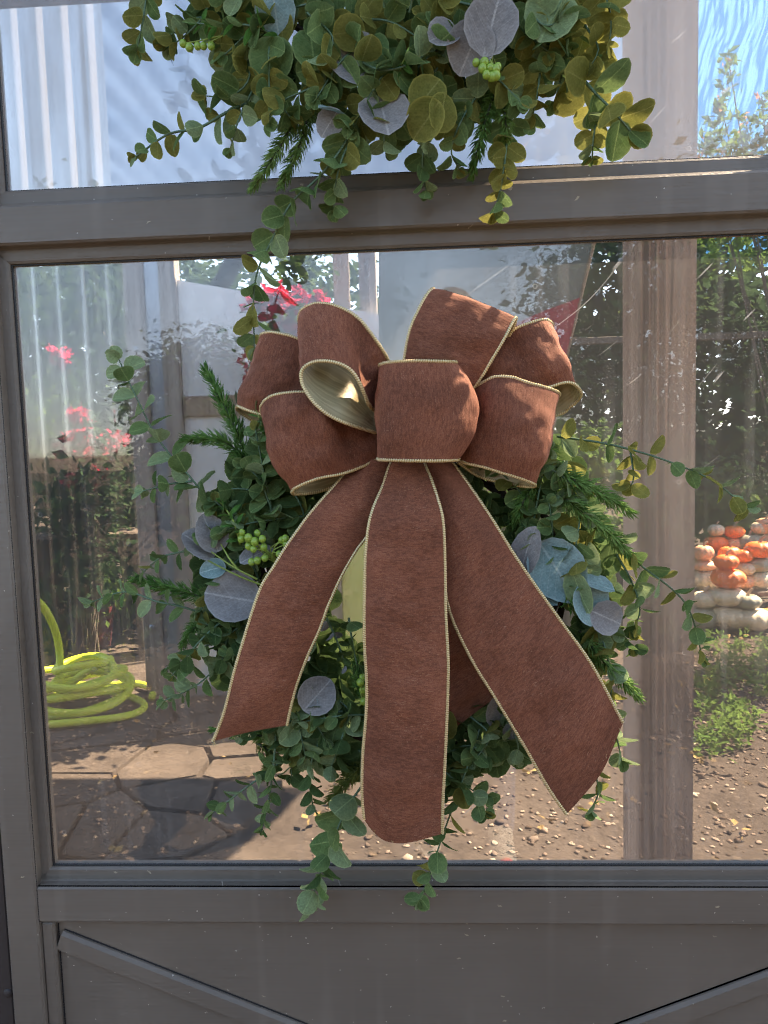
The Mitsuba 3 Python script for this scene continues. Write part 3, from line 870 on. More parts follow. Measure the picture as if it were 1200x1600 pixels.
def ring_fill(parent, cx, cy, Rr, rr, a0, a1, count, mats, sizes=(.018, .032), depth=(.01, .075), joined=True, bias=.3):
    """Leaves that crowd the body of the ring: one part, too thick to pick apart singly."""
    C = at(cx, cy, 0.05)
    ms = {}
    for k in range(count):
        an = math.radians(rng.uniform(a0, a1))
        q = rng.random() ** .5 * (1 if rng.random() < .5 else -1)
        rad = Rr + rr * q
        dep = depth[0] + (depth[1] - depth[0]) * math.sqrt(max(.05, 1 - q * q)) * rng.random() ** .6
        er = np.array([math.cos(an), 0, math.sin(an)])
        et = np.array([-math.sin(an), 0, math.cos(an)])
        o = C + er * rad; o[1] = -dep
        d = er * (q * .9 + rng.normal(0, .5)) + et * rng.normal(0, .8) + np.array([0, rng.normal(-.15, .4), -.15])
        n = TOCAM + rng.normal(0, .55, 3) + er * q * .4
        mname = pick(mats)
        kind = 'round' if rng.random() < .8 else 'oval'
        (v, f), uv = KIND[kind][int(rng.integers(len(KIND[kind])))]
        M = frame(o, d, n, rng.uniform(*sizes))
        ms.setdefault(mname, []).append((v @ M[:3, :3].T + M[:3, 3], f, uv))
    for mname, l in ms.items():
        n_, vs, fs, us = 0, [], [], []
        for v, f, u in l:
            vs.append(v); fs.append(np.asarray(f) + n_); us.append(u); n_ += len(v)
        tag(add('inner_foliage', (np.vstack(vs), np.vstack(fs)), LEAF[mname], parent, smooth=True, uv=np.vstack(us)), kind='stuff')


def twig_ring(parent, cx, cy, Rr):
    C = at(cx, cy, 0.035)
    ms = []
    for k in range(7):
        an = np.linspace(0, 2 * math.pi, 70)
        ph = rng.random() * 6
        rad = Rr + .014 * np.sin(an * (3 + k % 3) + ph) + rng.normal(0, .003)
        dep = -.035 + .012 * np.cos(an * (4 + k % 2) + ph)
        ms.append(tube(np.stack([C[0] + rad * np.cos(an), dep, C[2] + rad * np.sin(an)], 1), .0035, 5, False))
    return add('twig_ring', cat(ms), 'twig', parent, smooth=True)


def auto_sprigs(parent, cx, cy, Rr, rr, angles, mats, l0=.07, l1=.12, s0=.026, s1=.015, kind='round', tang=.7):
    C = at(cx, cy, 0.05)
    for a in angles:
        an = math.radians(a + rng.normal(0, 3))
        er = np.array([math.cos(an), 0, math.sin(an)]); et = np.array([-math.sin(an), 0, math.cos(an)]) * (1 if rng.random() < .5 else -1)
        o = C + er * (Rr + rng.uniform(-.6, .4) * rr); o[1] = -rng.uniform(.045, .075)
        L_ = rng.uniform(l0, l1)
        d = unit(er * rng.uniform(-.2, 1) + et * tang)
        pth = [o, o + d * L_ * .5 + [0, -.018, 0], o + d * L_ + [0, -.012 - .015 * rng.random(), -.012]]
        sprig(parent, pth, s0 * rng.uniform(.85, 1.15), s1, mats, kind=kind, step=.62, face=.6)


CX, CY, RR, RT = 632, 925, .172, .058
MAIN = [('green', 5), ('sage', 2.5), ('deep', 3), ('olive', 1)]
SUNNY = [('olive', 4), ('green', 3), ('sage', 1.5)]
PALE = [('sage', 4), ('green', 3), ('deep', .6)]
low = thing('eucalyptus_wreath', 'mixed eucalyptus and fir wreath on the lower pane, behind the brown bow', 'wreath')
twig_ring(low, CX, CY, RR)
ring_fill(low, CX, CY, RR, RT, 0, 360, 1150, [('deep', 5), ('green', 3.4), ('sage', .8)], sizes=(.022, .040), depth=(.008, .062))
auto_sprigs(low, CX, CY, RR, RT, [140, 150, 158, 166, 172, 180, 188, 196, 204, 214, 222, 232, 241, 250, 258, 265, 276, 288, 300, 312, 322, 333, 343, 352, 0, 8, 16, 24, 32], MAIN)

d0 = .06
S = lambda *a, **k: sprig(low, *a, **k)
S([(390, 870, .05), (345, 815, .065), (305, 755, .07), (250, 690, .072), (215, 625, .07), (185, 560, .062)], .034, .022, PALE, step=.72)
S([(300, 752, .068), (262, 757, .072), (222, 768, .07)], .026, .016, PALE, tips=True)
S([(330, 850, .06), (285, 862, .065), (250, 872, .066), (218, 900, .06)], .022, .013, MAIN, kind='oval')
S([(345, 968, .055), (290, 950, .066), (245, 940, .07), (195, 925, .066), (140, 942, .055)], .025, .016, PALE, kind='oval', step=.85)
S([(400, 1000, .06), (350, 1035, .072), (305, 1072, .073), (255, 1096, .06)], .027, .014, PALE, step=.7)
S([(390, 960, .06), (360, 1000, .072), (320, 1010, .07), (258, 1045, .058)], .022, .013, MAIN, kind='oval')
S([(395, 975, .068), (360, 990, .078), (345, 1040, .075)], .026, .018, PALE)
S([(470, 1165, .06), (420, 1205, .075), (375, 1238, .076), (330, 1272, .06)], .027, .014, PALE, kind='oval', step=.72)
S([(432, 1130, .07), (428, 1190, .082), (420, 1250, .078), (408, 1300, .06)], .024, .012, MAIN, kind='oval', step=.62)
S([(505, 1145, .075), (488, 1185, .088), (484, 1225, .08), (490, 1265, .065)], .026, .013, MAIN, step=.66)
S([(455, 1100, .075), (470, 1150, .088), (478, 1185, .086)], .027, .02, PALE)
S([(545, 1120, .07), (530, 1165, .085), (515, 1205, .08)], .028, .018, MAIN)
S([(545, 965, .07), (550, 1000, .075), (558, 1040, .075)], .026, .018, [('deep', 3), ('green', 2)])
S([(510, 965, .068), (528, 1005, .07), (540, 1040, .07)], .018, .010, [('mauve', 2), ('deep', 2)], kind='oval', stem='stem')
S([(575, 1215, .06), (545, 1258, .078), (522, 1308, .085), (500, 1365, .075), (484, 1415, .055)], .036, .021, PALE, step=.56)
S([(758, 1110, .06), (738, 1175, .078), (715, 1240, .082), (690, 1310, .075), (672, 1365, .065), (655, 1408, .052)], .029, .018, MAIN, step=.74)
S([(735, 1120, .07), (765, 1150, .08), (740, 1190, .08)], .026, .018, MAIN)
S([(700, 1175, .07), (735, 1165, .08), (765, 1185, .075)], .025, .016, [('deep', 2), ('green', 2)], kind='oval')
S([(870, 682, .05), (940, 692, .066), (1005, 708, .072), (1060, 727, .073), (1115, 752, .068), (1168, 795, .056)], .028, .021, [('sage', 3), ('olive', 3), ('green', 2)], kind='oval', step=.92)
S([(985, 705, .07), (990, 745, .074), (985, 760, .072)], .024, .018, [('olive', 3), ('deep', 1)])
S([(900, 800, .05), (960, 850, .068), (1010, 890, .075), (1055, 925, .075), (1080, 960, .07), (1098, 1030, .055)], .033, .018, [('green', 3), ('sage', 2), ('olive', 2)], step=.74)
S([(960, 860, .06), (985, 905, .072), (1000, 950, .07), (990, 985, .06)], .026, .017, SUNNY)
S([(880, 720, .06), (905, 800, .085), (900, 860, .09), (915, 930, .085)], .027, .02, [('sage', 2), ('olive', 2), ('green', 2)], step=.6)
S([(790, 690, .06), (835, 720, .08), (880, 745, .085), (905, 775, .082)], .028, .02, [('sage', 2), ('green', 3)], step=.6)
S([(935, 980, .06), (950, 1030, .07), (955, 1080, .066), (945, 1110, .055)], .026, .018, SUNNY)
S([(930, 1110, .055), (960, 1145, .066), (972, 1190, .06)], .030, .018, PALE, step=.6)
S([(925, 1195, .055), (935, 1235, .06), (922, 1270, .052)], .022, .014, SUNNY)
S([(790, 1110, .06), (806, 1150, .075), (812, 1185, .065)], .022, .015, PALE)
S([(415, 800, .06), (400, 770, .075), (360, 765, .08), (335, 790, .078)], .031, .022, MAIN, step=.6)
S([(440, 850, .06), (425, 800, .082), (405, 750, .085), (380, 725, .078)], .027, .018, [('deep', 2), ('green', 3)], step=.55)
S([(480, 830, .06), (470, 790, .072), (450, 760, .072), (425, 740, .07)], .028, .02, [('deep', 3), ('green', 2)], step=.6)
# lime box twigs
S([(440, 745, .08), (420, 690, .09), (400, 640, .085)], .020, .012, [('lime', 1), ('green', .6)], kind='narrow', step=.5, stem='stem_lime', spread=48, name='box_twig')
S([(375, 850, .085), (365, 815, .095), (345, 785, .09)], .018, .011, [('lime', 1)], kind='narrow', step=.5, stem='stem_lime', spread=45, name='box_twig')
S([(900, 900, .08), (885, 930, .092), (890, 950, .09)], .016, .011, [('lime', 1)], kind='narrow', step=.5, stem='stem_lime', spread=45, name='box_twig')
# fir
Fr = lambda *a, **k: fir(low, *a, **k)
Fr([(405, 760, .05), (365, 665, .066), (322, 578, .062)], .019)
Fr([(400, 735, .055), (350, 690, .07), (290, 685, .062)], .018)
Fr([(370, 945, .05), (290, 925, .066), (212, 905, .06)], .019)
Fr([(850, 700, .05), (880, 740, .08), (930, 765, .085), (985, 800, .072)], .020, 'needle_bright')
Fr([(855, 760, .055), (905, 795, .09), (950, 830, .09), (990, 875, .075)], .021, 'needle_bright')
Fr([(905, 985, .055), (945, 1035, .07), (997, 1088, .06)], .019, 'needle_bright')
Fr([(845, 745, .06), (820, 780, .075), (800, 820, .07)], .016)
Fr([(455, 1140, .055), (400, 1150, .066), (335, 1140, .06)], .015)
Fr([(595, 1175, .05), (555, 1205, .062), (515, 1250, .055)], .019, 'needle_light')
Fr([(400, 1160, .05), (425, 1180, .06), (410, 1215, .055)], .016, 'needle_light')
Fr([(330, 960, .05), (300, 985, .062), (285, 1010, .058)], .014)
Fr([(575, 1090, .065), (562, 1065, .075), (556, 1035, .07)], .016)
# large pale leaves
big_leaf(low, 362, 933, .088, .062, (-1, -.25), 'mauve', nrm=(-.1, -1, .45), which=0)
big_leaf(low, 332, 889, .085, .030, (-1, .1), 'blue', nrm=(0, -1, .5))
big_leaf(low, 330, 833, .082, .045, (-.3, -1), 'mauve', nrm=(.5, -1, 0))
big_leaf(low, 312, 850, .078, .044, (-1, -1), 'mauve', nrm=(.6, -.6, .5))
big_leaf(low, 405, 850, .07, .042, (-.2, 1), 'sage', kind='round', nrm=(.1, -1, 0))
big_leaf(low, 400, 866, .092, .04, (1, -.5), 'mauve', kind='oval', nrm=(.4, -.4, .8))
big_leaf(low, 496, 1086, .085, .046, (.5, -.5), 'mauve', nrm=(0, -1, .1), which=0)
big_leaf(low, 478, 1103, .078, .04, (-.4, .6), 'blue', nrm=(0, -1, .5))
big_leaf(low, 822, 862, .088, .058, (.25, -1), 'mauve', kind='oval', nrm=(-.6, -1, .2))
big_leaf(low, 872, 892, .092, .075, (.55, .9), 'blue', nrm=(-.25, -1, .35), which=1)
big_leaf(low, 905, 870, .08, .05, (.7, .3), 'sage', nrm=(.1, -1, .4), which=1)
big_leaf(low, 838, 922, .085, .055, (.8, .5), 'blue', kind='oval', nrm=(.2, -.6, .8))
big_leaf(low, 922, 945, .097, .05, (.5, .8), 'blue', nrm=(.3, -1, .4))
big_leaf(low, 948, 965, .092, .042, (.8, .4), 'mauve', kind='round', nrm=(.2, -1, .1))
big_leaf(low, 935, 915, .094, .04, (.9, .2), 'blue', kind='oval', nrm=(.3, -.5, .8))
big_leaf(low, 905, 925, .10, .05, (.3, 1), 'sage', kind='oval', nrm=(-.8, -.8, .3))
big_leaf(low, 787, 1110, .07, .05, (.2, 1), 'mauve', nrm=(.2, -1, .0))
big_leaf(low, 800, 1145, .072, .034, (.1, 1), 'mauve', kind='oval', nrm=(-.3, -1, .2))
big_leaf(low, 935, 1090, .06, .045, (.5, 1), 'olive', nrm=(.2, -1, .2))
big_leaf(low, 935, 1000, .065, .05, (.4, -1), 'olive', nrm=(.2, -1, .2))
berries(low, (432, 880, .09), [(378, 832, .1), (388, 840, .105), (402, 833, .098), (398, 846, .105), (410, 842, .108), (412, 855, .1), (389, 853, .1), (396, 858, .104), (377, 842, .1), (393, 878, .1), (402, 876, .1), (414, 872, .1), (440, 844, .098), (446, 842, .1), (447, 850, .1), (436, 866, .1)])
berries(low, (570, 1090, .08), [(566, 1058, .085), (563, 1066, .088), (566, 1078, .085), (568, 1096, .085)], .004)
for (a, b) in (((330, 862, .085), (402, 905, .095)), ((318, 872, .08), (420, 918, .09)), ((345, 850, .085), (372, 890, .095))):
    add('leaf_stalk', tube(spline([at(*a), at((a[0] + b[0]) / 2, (a[1] + b[1]) / 2 + 3, a[2] + .012), at(*b)], 10), np.linspace(.0007, .0014, 10), 5), 'stem_lime', low, smooth=True)

# ------------------------------------------------------------------ the upper wreath
UX, UY = 620, -195
up = thing('eucalyptus_wreath', 'eucalyptus wreath with hanging sprays, cut off by the top edge, on the upper pane', 'wreath')
twig_ring(up, UX, UY, .182)
UM = [('green', 4.5), ('deep', 1.2), ('olive', 3.2), ('sage', 1.3)]
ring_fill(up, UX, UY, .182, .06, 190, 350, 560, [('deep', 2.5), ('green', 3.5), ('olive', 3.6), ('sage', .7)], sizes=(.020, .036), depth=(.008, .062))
auto_sprigs(up, UX, UY, .182, .064, list(range(212, 330, 5)), UM, s0=.032, s1=.019)
S = lambda *a, **k: sprig(up, *a, **k)
Fr = lambda *a, **k: fir(up, *a, **k)
S([(410, 150, .06), (355, 175, .072), (310, 200, .074), (262, 210, .07), (212, 245, .058)], .032, .019, [('olive', 4), ('green', 3), ('sage', 1)], kind='oval', step=.8, r=.0018)
S([(240, -60, .06), (230, -10, .07), (222, 40, .07), (213, 82, .06)], .030, .019, SUNNY, step=.7)
S([(330, -10, .06), (318, 25, .075), (290, 55, .07), (262, 75, .06)], .028, .017, SUNNY, step=.7)
S([(345, 30, .06), (300, 30, .07), (255, 65, .066)], .026, .018, UM)
S([(440, 60, .085), (390, 40, .095), (345, 40, .095), (305, 36, .085)], .026, .014, [('lime', 2), ('green', .6)], kind='narrow', step=.5, stem='stem', spread=48, name='box_twig')
S([(640, 75, .09), (628, 100, .098), (625, 120, .09)], .018, .013, [('lime', 1)], kind='narrow', step=.5, stem='stem_lime', spread=45, name='box_twig')
S([(380, 60, .06), (390, 120, .08), (360, 150, .076), (320, 150, .07)], .034, .022, UM)
S([(400, 130, .07), (372, 190, .08), (360, 235, .066)], .025, .014, SUNNY)
S([(520, 120, .08), (480, 140, .095), (440, 160, .09), (455, 185, .085)], .034, .022, [('olive', 3), ('green', 3)], step=.6)
S([(575, 160, .07), (535, 230, .085), (500, 275, .08), (455, 318, .072), (425, 375, .066), (402, 425, .06), (396, 475, .055), (398, 545, .048)], .032, .024, [('green', 4), ('sage', 2), ('olive', 2)], step=.74, r=.0015)
S([(565, 190, .07), (538, 240, .085), (525, 285, .08), (522, 330, .066)], .029, .017, UM, step=.64)
S([(690, 150, .07), (672, 205, .082), (660, 250, .078), (666, 300, .06)], .028, .015, UM, step=.64)
S([(745, 150, .07), (720, 190, .085), (705, 235, .08), (718, 265, .066)], .026, .016, UM)
S([(795, 190, .06), (790, 240, .075), (784, 285, .074), (772, 335, .058)], .025, .017, [('olive', 4), ('green', 2)], step=.6)
S([(845, 90, .07), (842, 130, .08), (836, 165, .075), (828, 195, .06)], .028, .014, SUNNY, step=.62)
S([(885, 60, .06), (880, 105, .075), (872, 140, .072), (864, 165, .06)], .028, .014, SUNNY, step=.62)
S([(915, 40, .065), (935, 75, .08), (925, 100, .078)], .032, .02, [('olive', 1)])
S([(925, -50, .06), (945, -10, .078), (955, 40, .08), (945, 95, .07)], .036, .02, [('olive', 5), ('green', 2)], step=.55)
S([(900, 110, .06), (930, 145, .08), (955, 170, .085), (985, 205, .075)], .041, .034, [('olive', 3), ('green', 3)], step=.5, r=.0018)
S([(935, 170, .06), (928, 210, .07), (925, 250, .06)], .024, .014, SUNNY, step=.6)
S([(620, 170, .08), (600, 215, .09), (605, 235, .08)], .028, .018, UM)
S([(560, 95, .09), (600, 110, .1), (650, 95, .098), (690, 60, .09)], .034, .026, UM, step=.55)
S([(480, 20, .09), (520, 60, .1), (500, 110, .095)], .036, .026, UM, step=.55)
S([(820, 10, .09), (850, 40, .1), (880, 30, .09)], .036, .026, [('sage', 2), ('green', 2), ('olive', 1)], step=.55)
S([(640, 20, .09), (650, -10, .1), (690, 0, .1)], .032, .024, [('olive', 3), ('green', 2)], step=.55)
S([(430, 10, .085), (400, -5, .095), (350, 0, .09)], .033, .022, UM, step=.6)
Fr([(470, 170, .06), (440, 225, .072), (395, 295, .06)], .017, 'needle_bright')
Fr([(485, 165, .055), (470, 220, .068), (440, 290, .056)], .017, 'needle_bright')
Fr([(775, 140, .06), (755, 200, .075), (738, 272, .06)], .017)
Fr([(782, 145, .062), (790, 190, .076), (790, 245, .062)], .016, 'needle_bright')
Fr([(690, 10, .07), (660, -20, .085), (600, -30, .08)], .018)
big_leaf(up, 600, 180, .098, .054, (.2, 1), 'mauve', kind='round', nrm=(.1, -1, -.05))
big_leaf(up, 552, 92, .09, .058, (-.7, -.5), 'mauve', nrm=(.1, -1, .1), which=0)
big_leaf(up, 590, 85, .085, .05, (.4, -.7), 'green', nrm=(.2, -1, .3), which=0)
big_leaf(up, 768, 40, .112, .058, (.3, -1), 'mauve', kind='round', nrm=(0, -1, .15))
big_leaf(up, 735, 75, .105, .052, (-.4, .8), 'mauve', kind='heart', nrm=(.2, -1, .35), which=0)
big_leaf(up, 693, 55, .105, .034, (-.6, .3), 'mauve', kind='round', nrm=(0, -1, .2))
big_leaf(up, 516, 190, .095, .034, (-.5, .8), 'mauve', kind='round', nrm=(.1, -1, 0))
big_leaf(up, 520, 172, .10, .034, (1, -.1), 'blue', kind='oval', nrm=(.1, -.5, .8))
big_leaf(up, 425, 95, .09, .05, (-.1, 1), 'green', nrm=(0, -1, 0), which=0)
big_leaf(up, 488, 75, .1, .046, (-.1, -1), 'green', kind='round', nrm=(.1, -1, .2))
big_leaf(up, 430, 15, .095, .05, (.1, 1), 'blue', kind='round', nrm=(.1, -1, .3))
big_leaf(up, 668, 147, .105, .042, (.5, -.6), 'olive', kind='round', nrm=(.1, -1, .1))
big_leaf(up, 665, 188, .108, .044, (-.7, .7), 'olive', kind='heart', nrm=(-.1, -1, 0))
big_leaf(up, 692, 175, .11, .04, (.3, -1), 'olive', kind='round', nrm=(.6, -1, 0))
big_leaf(up, 860, 30, .095, .055, (-.4, .8), 'sage', kind='round', nrm=(0, -1, .3))
berries(up, (768, 85, .1), [(757, 97, .11), (754, 107, .112), (766, 106, .112), (775, 108, .112), (768, 120, .112), (760, 117, .115), (775, 118, .112), (744, 98, .108), (778, 104, .112)])
berries(up, (350, 55, .085), [(286, 68, .08), (296, 74, .08), (309, 72, .082), (318, 72, .082), (330, 72, .085)], .004)

# ------------------------------------------------------------------ behind the glass
GZ = 0.0
post = thing('timber_post', 'thick ridged timber post standing upright right behind the right half of the panes', 'post')
a, b = at(996, 900, -.35)[0], at(1085, 900, -.35)[0]
prof = []
nx = 46
xs = np.linspace(a, b, nx)
hh = [0.0035 * math.sin(7.0 * (x - a) / (b - a) * 6.283) * (1 if (x - a) / (b - a) < .5 else .12) for x in xs]
poly = Polygon([(x, .35 - h) for x, h in zip(xs, hh)] + [(b, .44), (a, .44)])
m = trimesh.creation.extrude_polygon(poly, 2.35, engine='earcut')
add('shaft', m, 'post_wood', post, smooth=25)

sheet = thing('corrugated_sheet', 'clear corrugated plastic sheet with bright vertical ridges behind the left edge of the panes', 'plastic sheet')
x0, x1 = at(-260, 800, -2.95)[0], at(214, 800, -2.95)[0]
nx = 260
xs = np.linspace(x0, x1, nx)
ys = 2.95 + .02 * np.sin(2 * math.pi * xs / .13)
zs = np.linspace(0.12, 3.7, 30)
V = np.stack([np.repeat(xs, 30), np.repeat(ys, 30) , np.tile(zs, nx)], 1)
i, j = np.meshgrid(np.arange(nx - 1), np.arange(29), indexing='ij')
qd = np.stack([i * 30 + j, (i + 1) * 30 + j, (i + 1) * 30 + j + 1, i * 30 + j + 1], -1).reshape(-1, 4)
add('sheet', (V, qd), 'sheet_clear', sheet, smooth=True)
V2 = V.copy(); V2[:, 1] += .004
add('film', (V2, qd), 'sheet_film', sheet, smooth=True)

fpost = thing('grey_post', 'weathered grey post with a dark metal strip beside the corrugated sheet', 'post')
D = -2.75
xa, xb, xc, xd = (at(p, 800, D)[0] for p in (213, 242, 266, 292))
add('post', box(xa, xb, 2.75, 2.85, 0, 3.7, .004), 'grey_wood', fpost)
add('metal_strip', box(xb + .001, xc - .001, 2.77, 2.83, 0, 3.7, .003), 'zinc', fpost)
add('stile', box(xc, xd, 2.75, 2.83, 0, 3.7, .003), 'grey_wood', fpost)
for pz in (545, 980, 1100):
    z = at(228, pz, D)[2]
    add('screw', trimesh.creation.icosphere(2, .014).apply_scale([1, .5, 1]).apply_translation([(xa + xb) / 2, 2.747, z]), 'zinc', fpost, smooth=True)

D = -2.78
wall = thing('board_partition', 'pale grey board partition with a wooden cross rail behind the left of the wreath', 'partition')
zt0, zt1 = at(292, 440, D), at(540, 482, D)
zb = at(400, 1128, D)[2]
zr = at(400, 632, D)[2]
xw0, xw1 = xd + .002, at(620, 700, D)[0]
zb = max(zb, .08)
ztop = lambda x: zt0[2] + (zt1[2] - zt0[2]) * (x - zt0[0]) / (zt1[0] - zt0[0])
pl = Polygon([(xw0, zr + .051), (xw1, zr + .051), (xw1, ztop(xw1)), (xw0, ztop(xw0))])
m = trimesh.creation.extrude_polygon(pl, .03, engine='earcut')
m.vertices = m.vertices[:, [0, 2, 1]] * np.array([1, 1, 1]) + np.array([0, 2.78, 0]); m.fix_normals()
add('upper_board', m, 'white_board', wall)
add('lower_board', box(xw0, xw1, 2.78, 2.81, zb, zr - .051), 'white_board', wall)
add('cross_rail', box(xw0, xw1, 2.76, 2.83, zr - .05, zr + .05, .004), 'tan_wood', wall)
add('foot_rail', box(xw0, xw1, 2.74, 2.83, zb - .06, zb - .001, .004), 'zinc', wall)
for px in (300, 610):
    xx = at(px, 1000, D)[0]
    add('leg', box(xx - .02, xx + .02, 2.76, 2.80, -.02, max(zb - .061, .005), .003), 'grey_wood', wall)

lp = thing('lime_board', 'lime yellow plastic board seen between the left and the middle ribbon tails', 'board')
la, lb = at(533, 900, -2.5), at(640, 900, -2.5)
add('board', box(la[0], lb[0], 2.50, 2.54, at(550, 1060, -2.5)[2], at(550, 740, -2.5)[2], .006), 'lime_plastic', lp)
add('edge_post', box(la[0] - .07, la[0] - .001, 2.48, 2.55, -.02, at(550, 730, -2.5)[2], .004), 'grey_wood', lp)

pipe = thing('drain_pipe', 'dark ribbed plastic pipe curving down across the sky above the pale board', 'pipe')
c = spline([at(392, 290, -2.88), at(386, 340, -2.88), at(371, 395, -2.88), at(345, 445, -2.88), at(305, 495, -2.88), at(285, 560, -2.88)], 420)
rr = .046 + .0045 * np.sin(np.arange(420) * 2 * math.pi / 5)
add('tube', tube(c, rr, 14), 'black_plastic', pipe, smooth=True)

tanp = thing('window_post', 'pair of weathered upright posts behind the top of the opened bow loop', 'post')
for (p0, p1, D, mt) in ((521, 545, -2.83, 'tan_wood'), (561, 588, -2.83, 'grey_wood')):
    add('post', box(at(p0, 450, D)[0], at(p1, 450, D)[0], -D, -D + .06, zb - .06, 3.4, .003), mt, tanp)

fs = thing('frosted_sheet', 'cloudy plastic sheet with a slanting right edge and a red patch above the bow', 'plastic sheet')
D = -.55
pts = [at(592, 330, D), at(940, 330, D), at(884, 560, D), at(862, 680, D), at(592, 690, D)]
v = np.array(pts)
f_ = [[0, 1, 2], [0, 2, 3], [0, 3, 4]]
add('sheet', (v, f_), 'frosted_film', fs)
v = np.array([at(850, 486, D), at(905, 466, D), at(884, 556, D), at(866, 640, D), at(800, 640, D), at(800, 508, D)]) - [0, .004, 0]
add('red_patch', (v, [[0, 1, 2], [0, 2, 3], [0, 3, 4], [0, 4, 5]]), 'red_film', fs)
e0, e1, e2 = at(940, 330, D), at(884, 560, D), at(862, 680, D)
add('edge_strip', tube(np.array([e0, e1, e2]), .0035, 8), 'tan_wood', fs, smooth=True)


# vegetation
def leaves_cloud(centres, spread, n, size, seed=0, flat=.3, up=0.0):
    r = np.random.default_rng(seed)
    centres = np.asarray(centres, float)
    k = r.integers(len(centres), size=n)
    o = centres[k] + r.normal(0, 1, (n, 3)) * spread
    d = r.normal(0, 1, (n, 3)); d[:, 2] = d[:, 2] * .6 + up; d /= np.linalg.norm(d, axis=1, keepdims=True)
    q = r.normal(0, 1, (n, 3)); q[:, 2] += 1.0
    s = np.cross(d, q); s /= np.linalg.norm(s, axis=1, keepdims=True) + 1e-9
    nn = np.cross(s, d)
    l = size * r.uniform(.6, 1.3, (n, 1))
    w = l * flat
    a = o; b = o + d * l * .5 + s * w + nn * l * .08; c = o + d * l; e = o + d * l * .5 - s * w + nn * l * .08
    V = np.stack([a, b, c, e], 1).reshape(-1, 3)
    i = np.arange(n)[:, None] * 4
    Fc = np.vstack([i + [0, 1, 2], i + [0, 2, 3]])
    return trimesh.Trimesh(V, Fc, process=False)


def blob(c, rad, n, seed, shell=.55):
    r = np.random.default_rng(seed)
    d = r.normal(0, 1, (n, 3)); d /= np.linalg.norm(d, axis=1, keepdims=True)
    return np.asarray(c) + d * np.asarray(rad) * (shell + (1 - shell) * r.random((n, 1)))


def tree(name, label, cat_, base, h, rad, m, n, size, seed, group=None, trunk=.09, low=.35):
    t = thing(name, label, cat_, group)
    base = np.array([base[0], base[1], -.03])
    r = np.random.default_rng(seed)
    tops = [base + [0, 0, 0], base + [r.normal(0, .05), r.normal(0, .05), h * .35], base + [r.normal(0, .1), r.normal(0, .1), h * .7]]
    ms = [tube(spline(tops, 14), np.linspace(trunk, trunk * .4, 14), 8)]
    for k in range(7):
        s = tops[1] + (tops[2] - tops[1]) * r.random()
        e = base + [r.normal(0, rad * .5), r.normal(0, rad * .5), h * r.uniform(.5, .95)]
        ms.append(tube(spline([s, (s + e) / 2 + [0, 0, .05 * h], e], 8), np.linspace(trunk * .4, trunk * .08, 8), 5))
    add('trunk', cat(ms), 'bark', t, smooth=True)
    cl = blob(base + [0, 0, h * (low + 1) / 2], [rad, rad, h * (1 - low) / 2], max(14, n // 90), seed + 1)
    add('crown', leaves_cloud(cl, rad * .13, n, size, seed + 2), m, t)
    return t


# right: trees and shrubs behind the post
def ground_xy(px, py_, y):
    return [at(px, py_, -y)[0], y]


tree('dark_tree', 'tall dark evergreen tree at the right edge behind the pumpkins', 'tree', ground_xy(1165, 700, 6.3), 3.6, 1.4, 'tree_leaf', 5200, .13, 21, low=.05)
tree('dark_tree', 'dark tree seen between the plastic sheet and the timber post', 'tree', ground_xy(930, 700, 6.6), 3.7, 1.35, 'tree_leaf', 4600, .13, 31, low=.05)
tree('dark_tree', 'dark tree half hidden behind the timber post', 'tree', ground_xy(1060, 700, 6.0), 3.3, 1.2, 'dark_leaf', 3800, .14, 41, low=.1)
tree('green_shrub', 'bright leafy shrub above the pumpkin stacks at the right edge', 'shrub', ground_xy(1150, 700, 5.4), 1.32, .72, 'shrub_leaf', 3000, .075, 51, trunk=.02, low=.25)
tree('green_shrub', 'yellow green shrub left of the timber post above the right eucalyptus spray', 'shrub', ground_xy(925, 700, 4.6), 1.35, .55, 'shrub_leaf', 2200, .07, 61, trunk=.02, low=.3)
tree('green_shrub', 'low leafy shrub hidden mostly behind the wreath', 'shrub', ground_xy(760, 700, 5.2), 1.5, .9, 'shrub_leaf', 2200, .08, 71, trunk=.02, low=.1)
tree('far_tree', 'tree behind the pale board partition', 'tree', ground_xy(500, 500, 6.5), 3.1, .9, 'tree_leaf', 2600, .12, 81, low=.3)
tree('far_tree', 'broad tree far behind the corrugated sheet, under the middle rail', 'tree', [at(90, 500, -9.5)[0], 9.5], 4.5, 2.3, 'tree_leaf', 20000, .12, 95, low=.1)
tree('far_tree', 'distant tree top seen at the left of the upper wreath', 'tree', ground_xy(300, 500, 12.0), 5.0, 1.5, 'tree_leaf', 2600, .17, 91, low=.4)

# shrub with pink tips in front of the blue tarp
ph = thing('pink_tipped_shrub', 'leafy shrub with pinkish young tips before the blue wavy wall, top right', 'shrub')
base = np.array([*ground_xy(1340, 250, 3.3), 0])
shoots = []
cls = []
tips = []
for (px, py) in ((1138, 95), (1125, 160), (1190, 150), (1165, 190), (1105, 215), (1150, 225), (1200, 200), (1180, 230), (1215, 150), (1240, 120), (1130, 240), (1095, 245)):
    tip = at(px, py, -3.3 - rng.normal(0, .06))
    p = spline([base + rng.normal(0, .06, 3) * [1, 1, 0], base * .5 + tip * .5 + [rng.normal(0, .05), 0, 0], tip], 12)
    shoots.append(tube(p, np.linspace(.010, .0025, 12), 5))
    for k in range(15):
        cls.append(tip - [0, 0, .045 * k] + rng.normal(0, .006 + .006 * k, 3))
    tips += [tip + rng.normal(0, .008, 3), tip - [0, 0, .03]]
add('shoots', cat(shoots), 'bark', ph, smooth=True)
add('foliage', leaves_cloud(cls, .016, 1500, .055, 5, flat=.24, up=.5), 'shrub_leaf', ph)
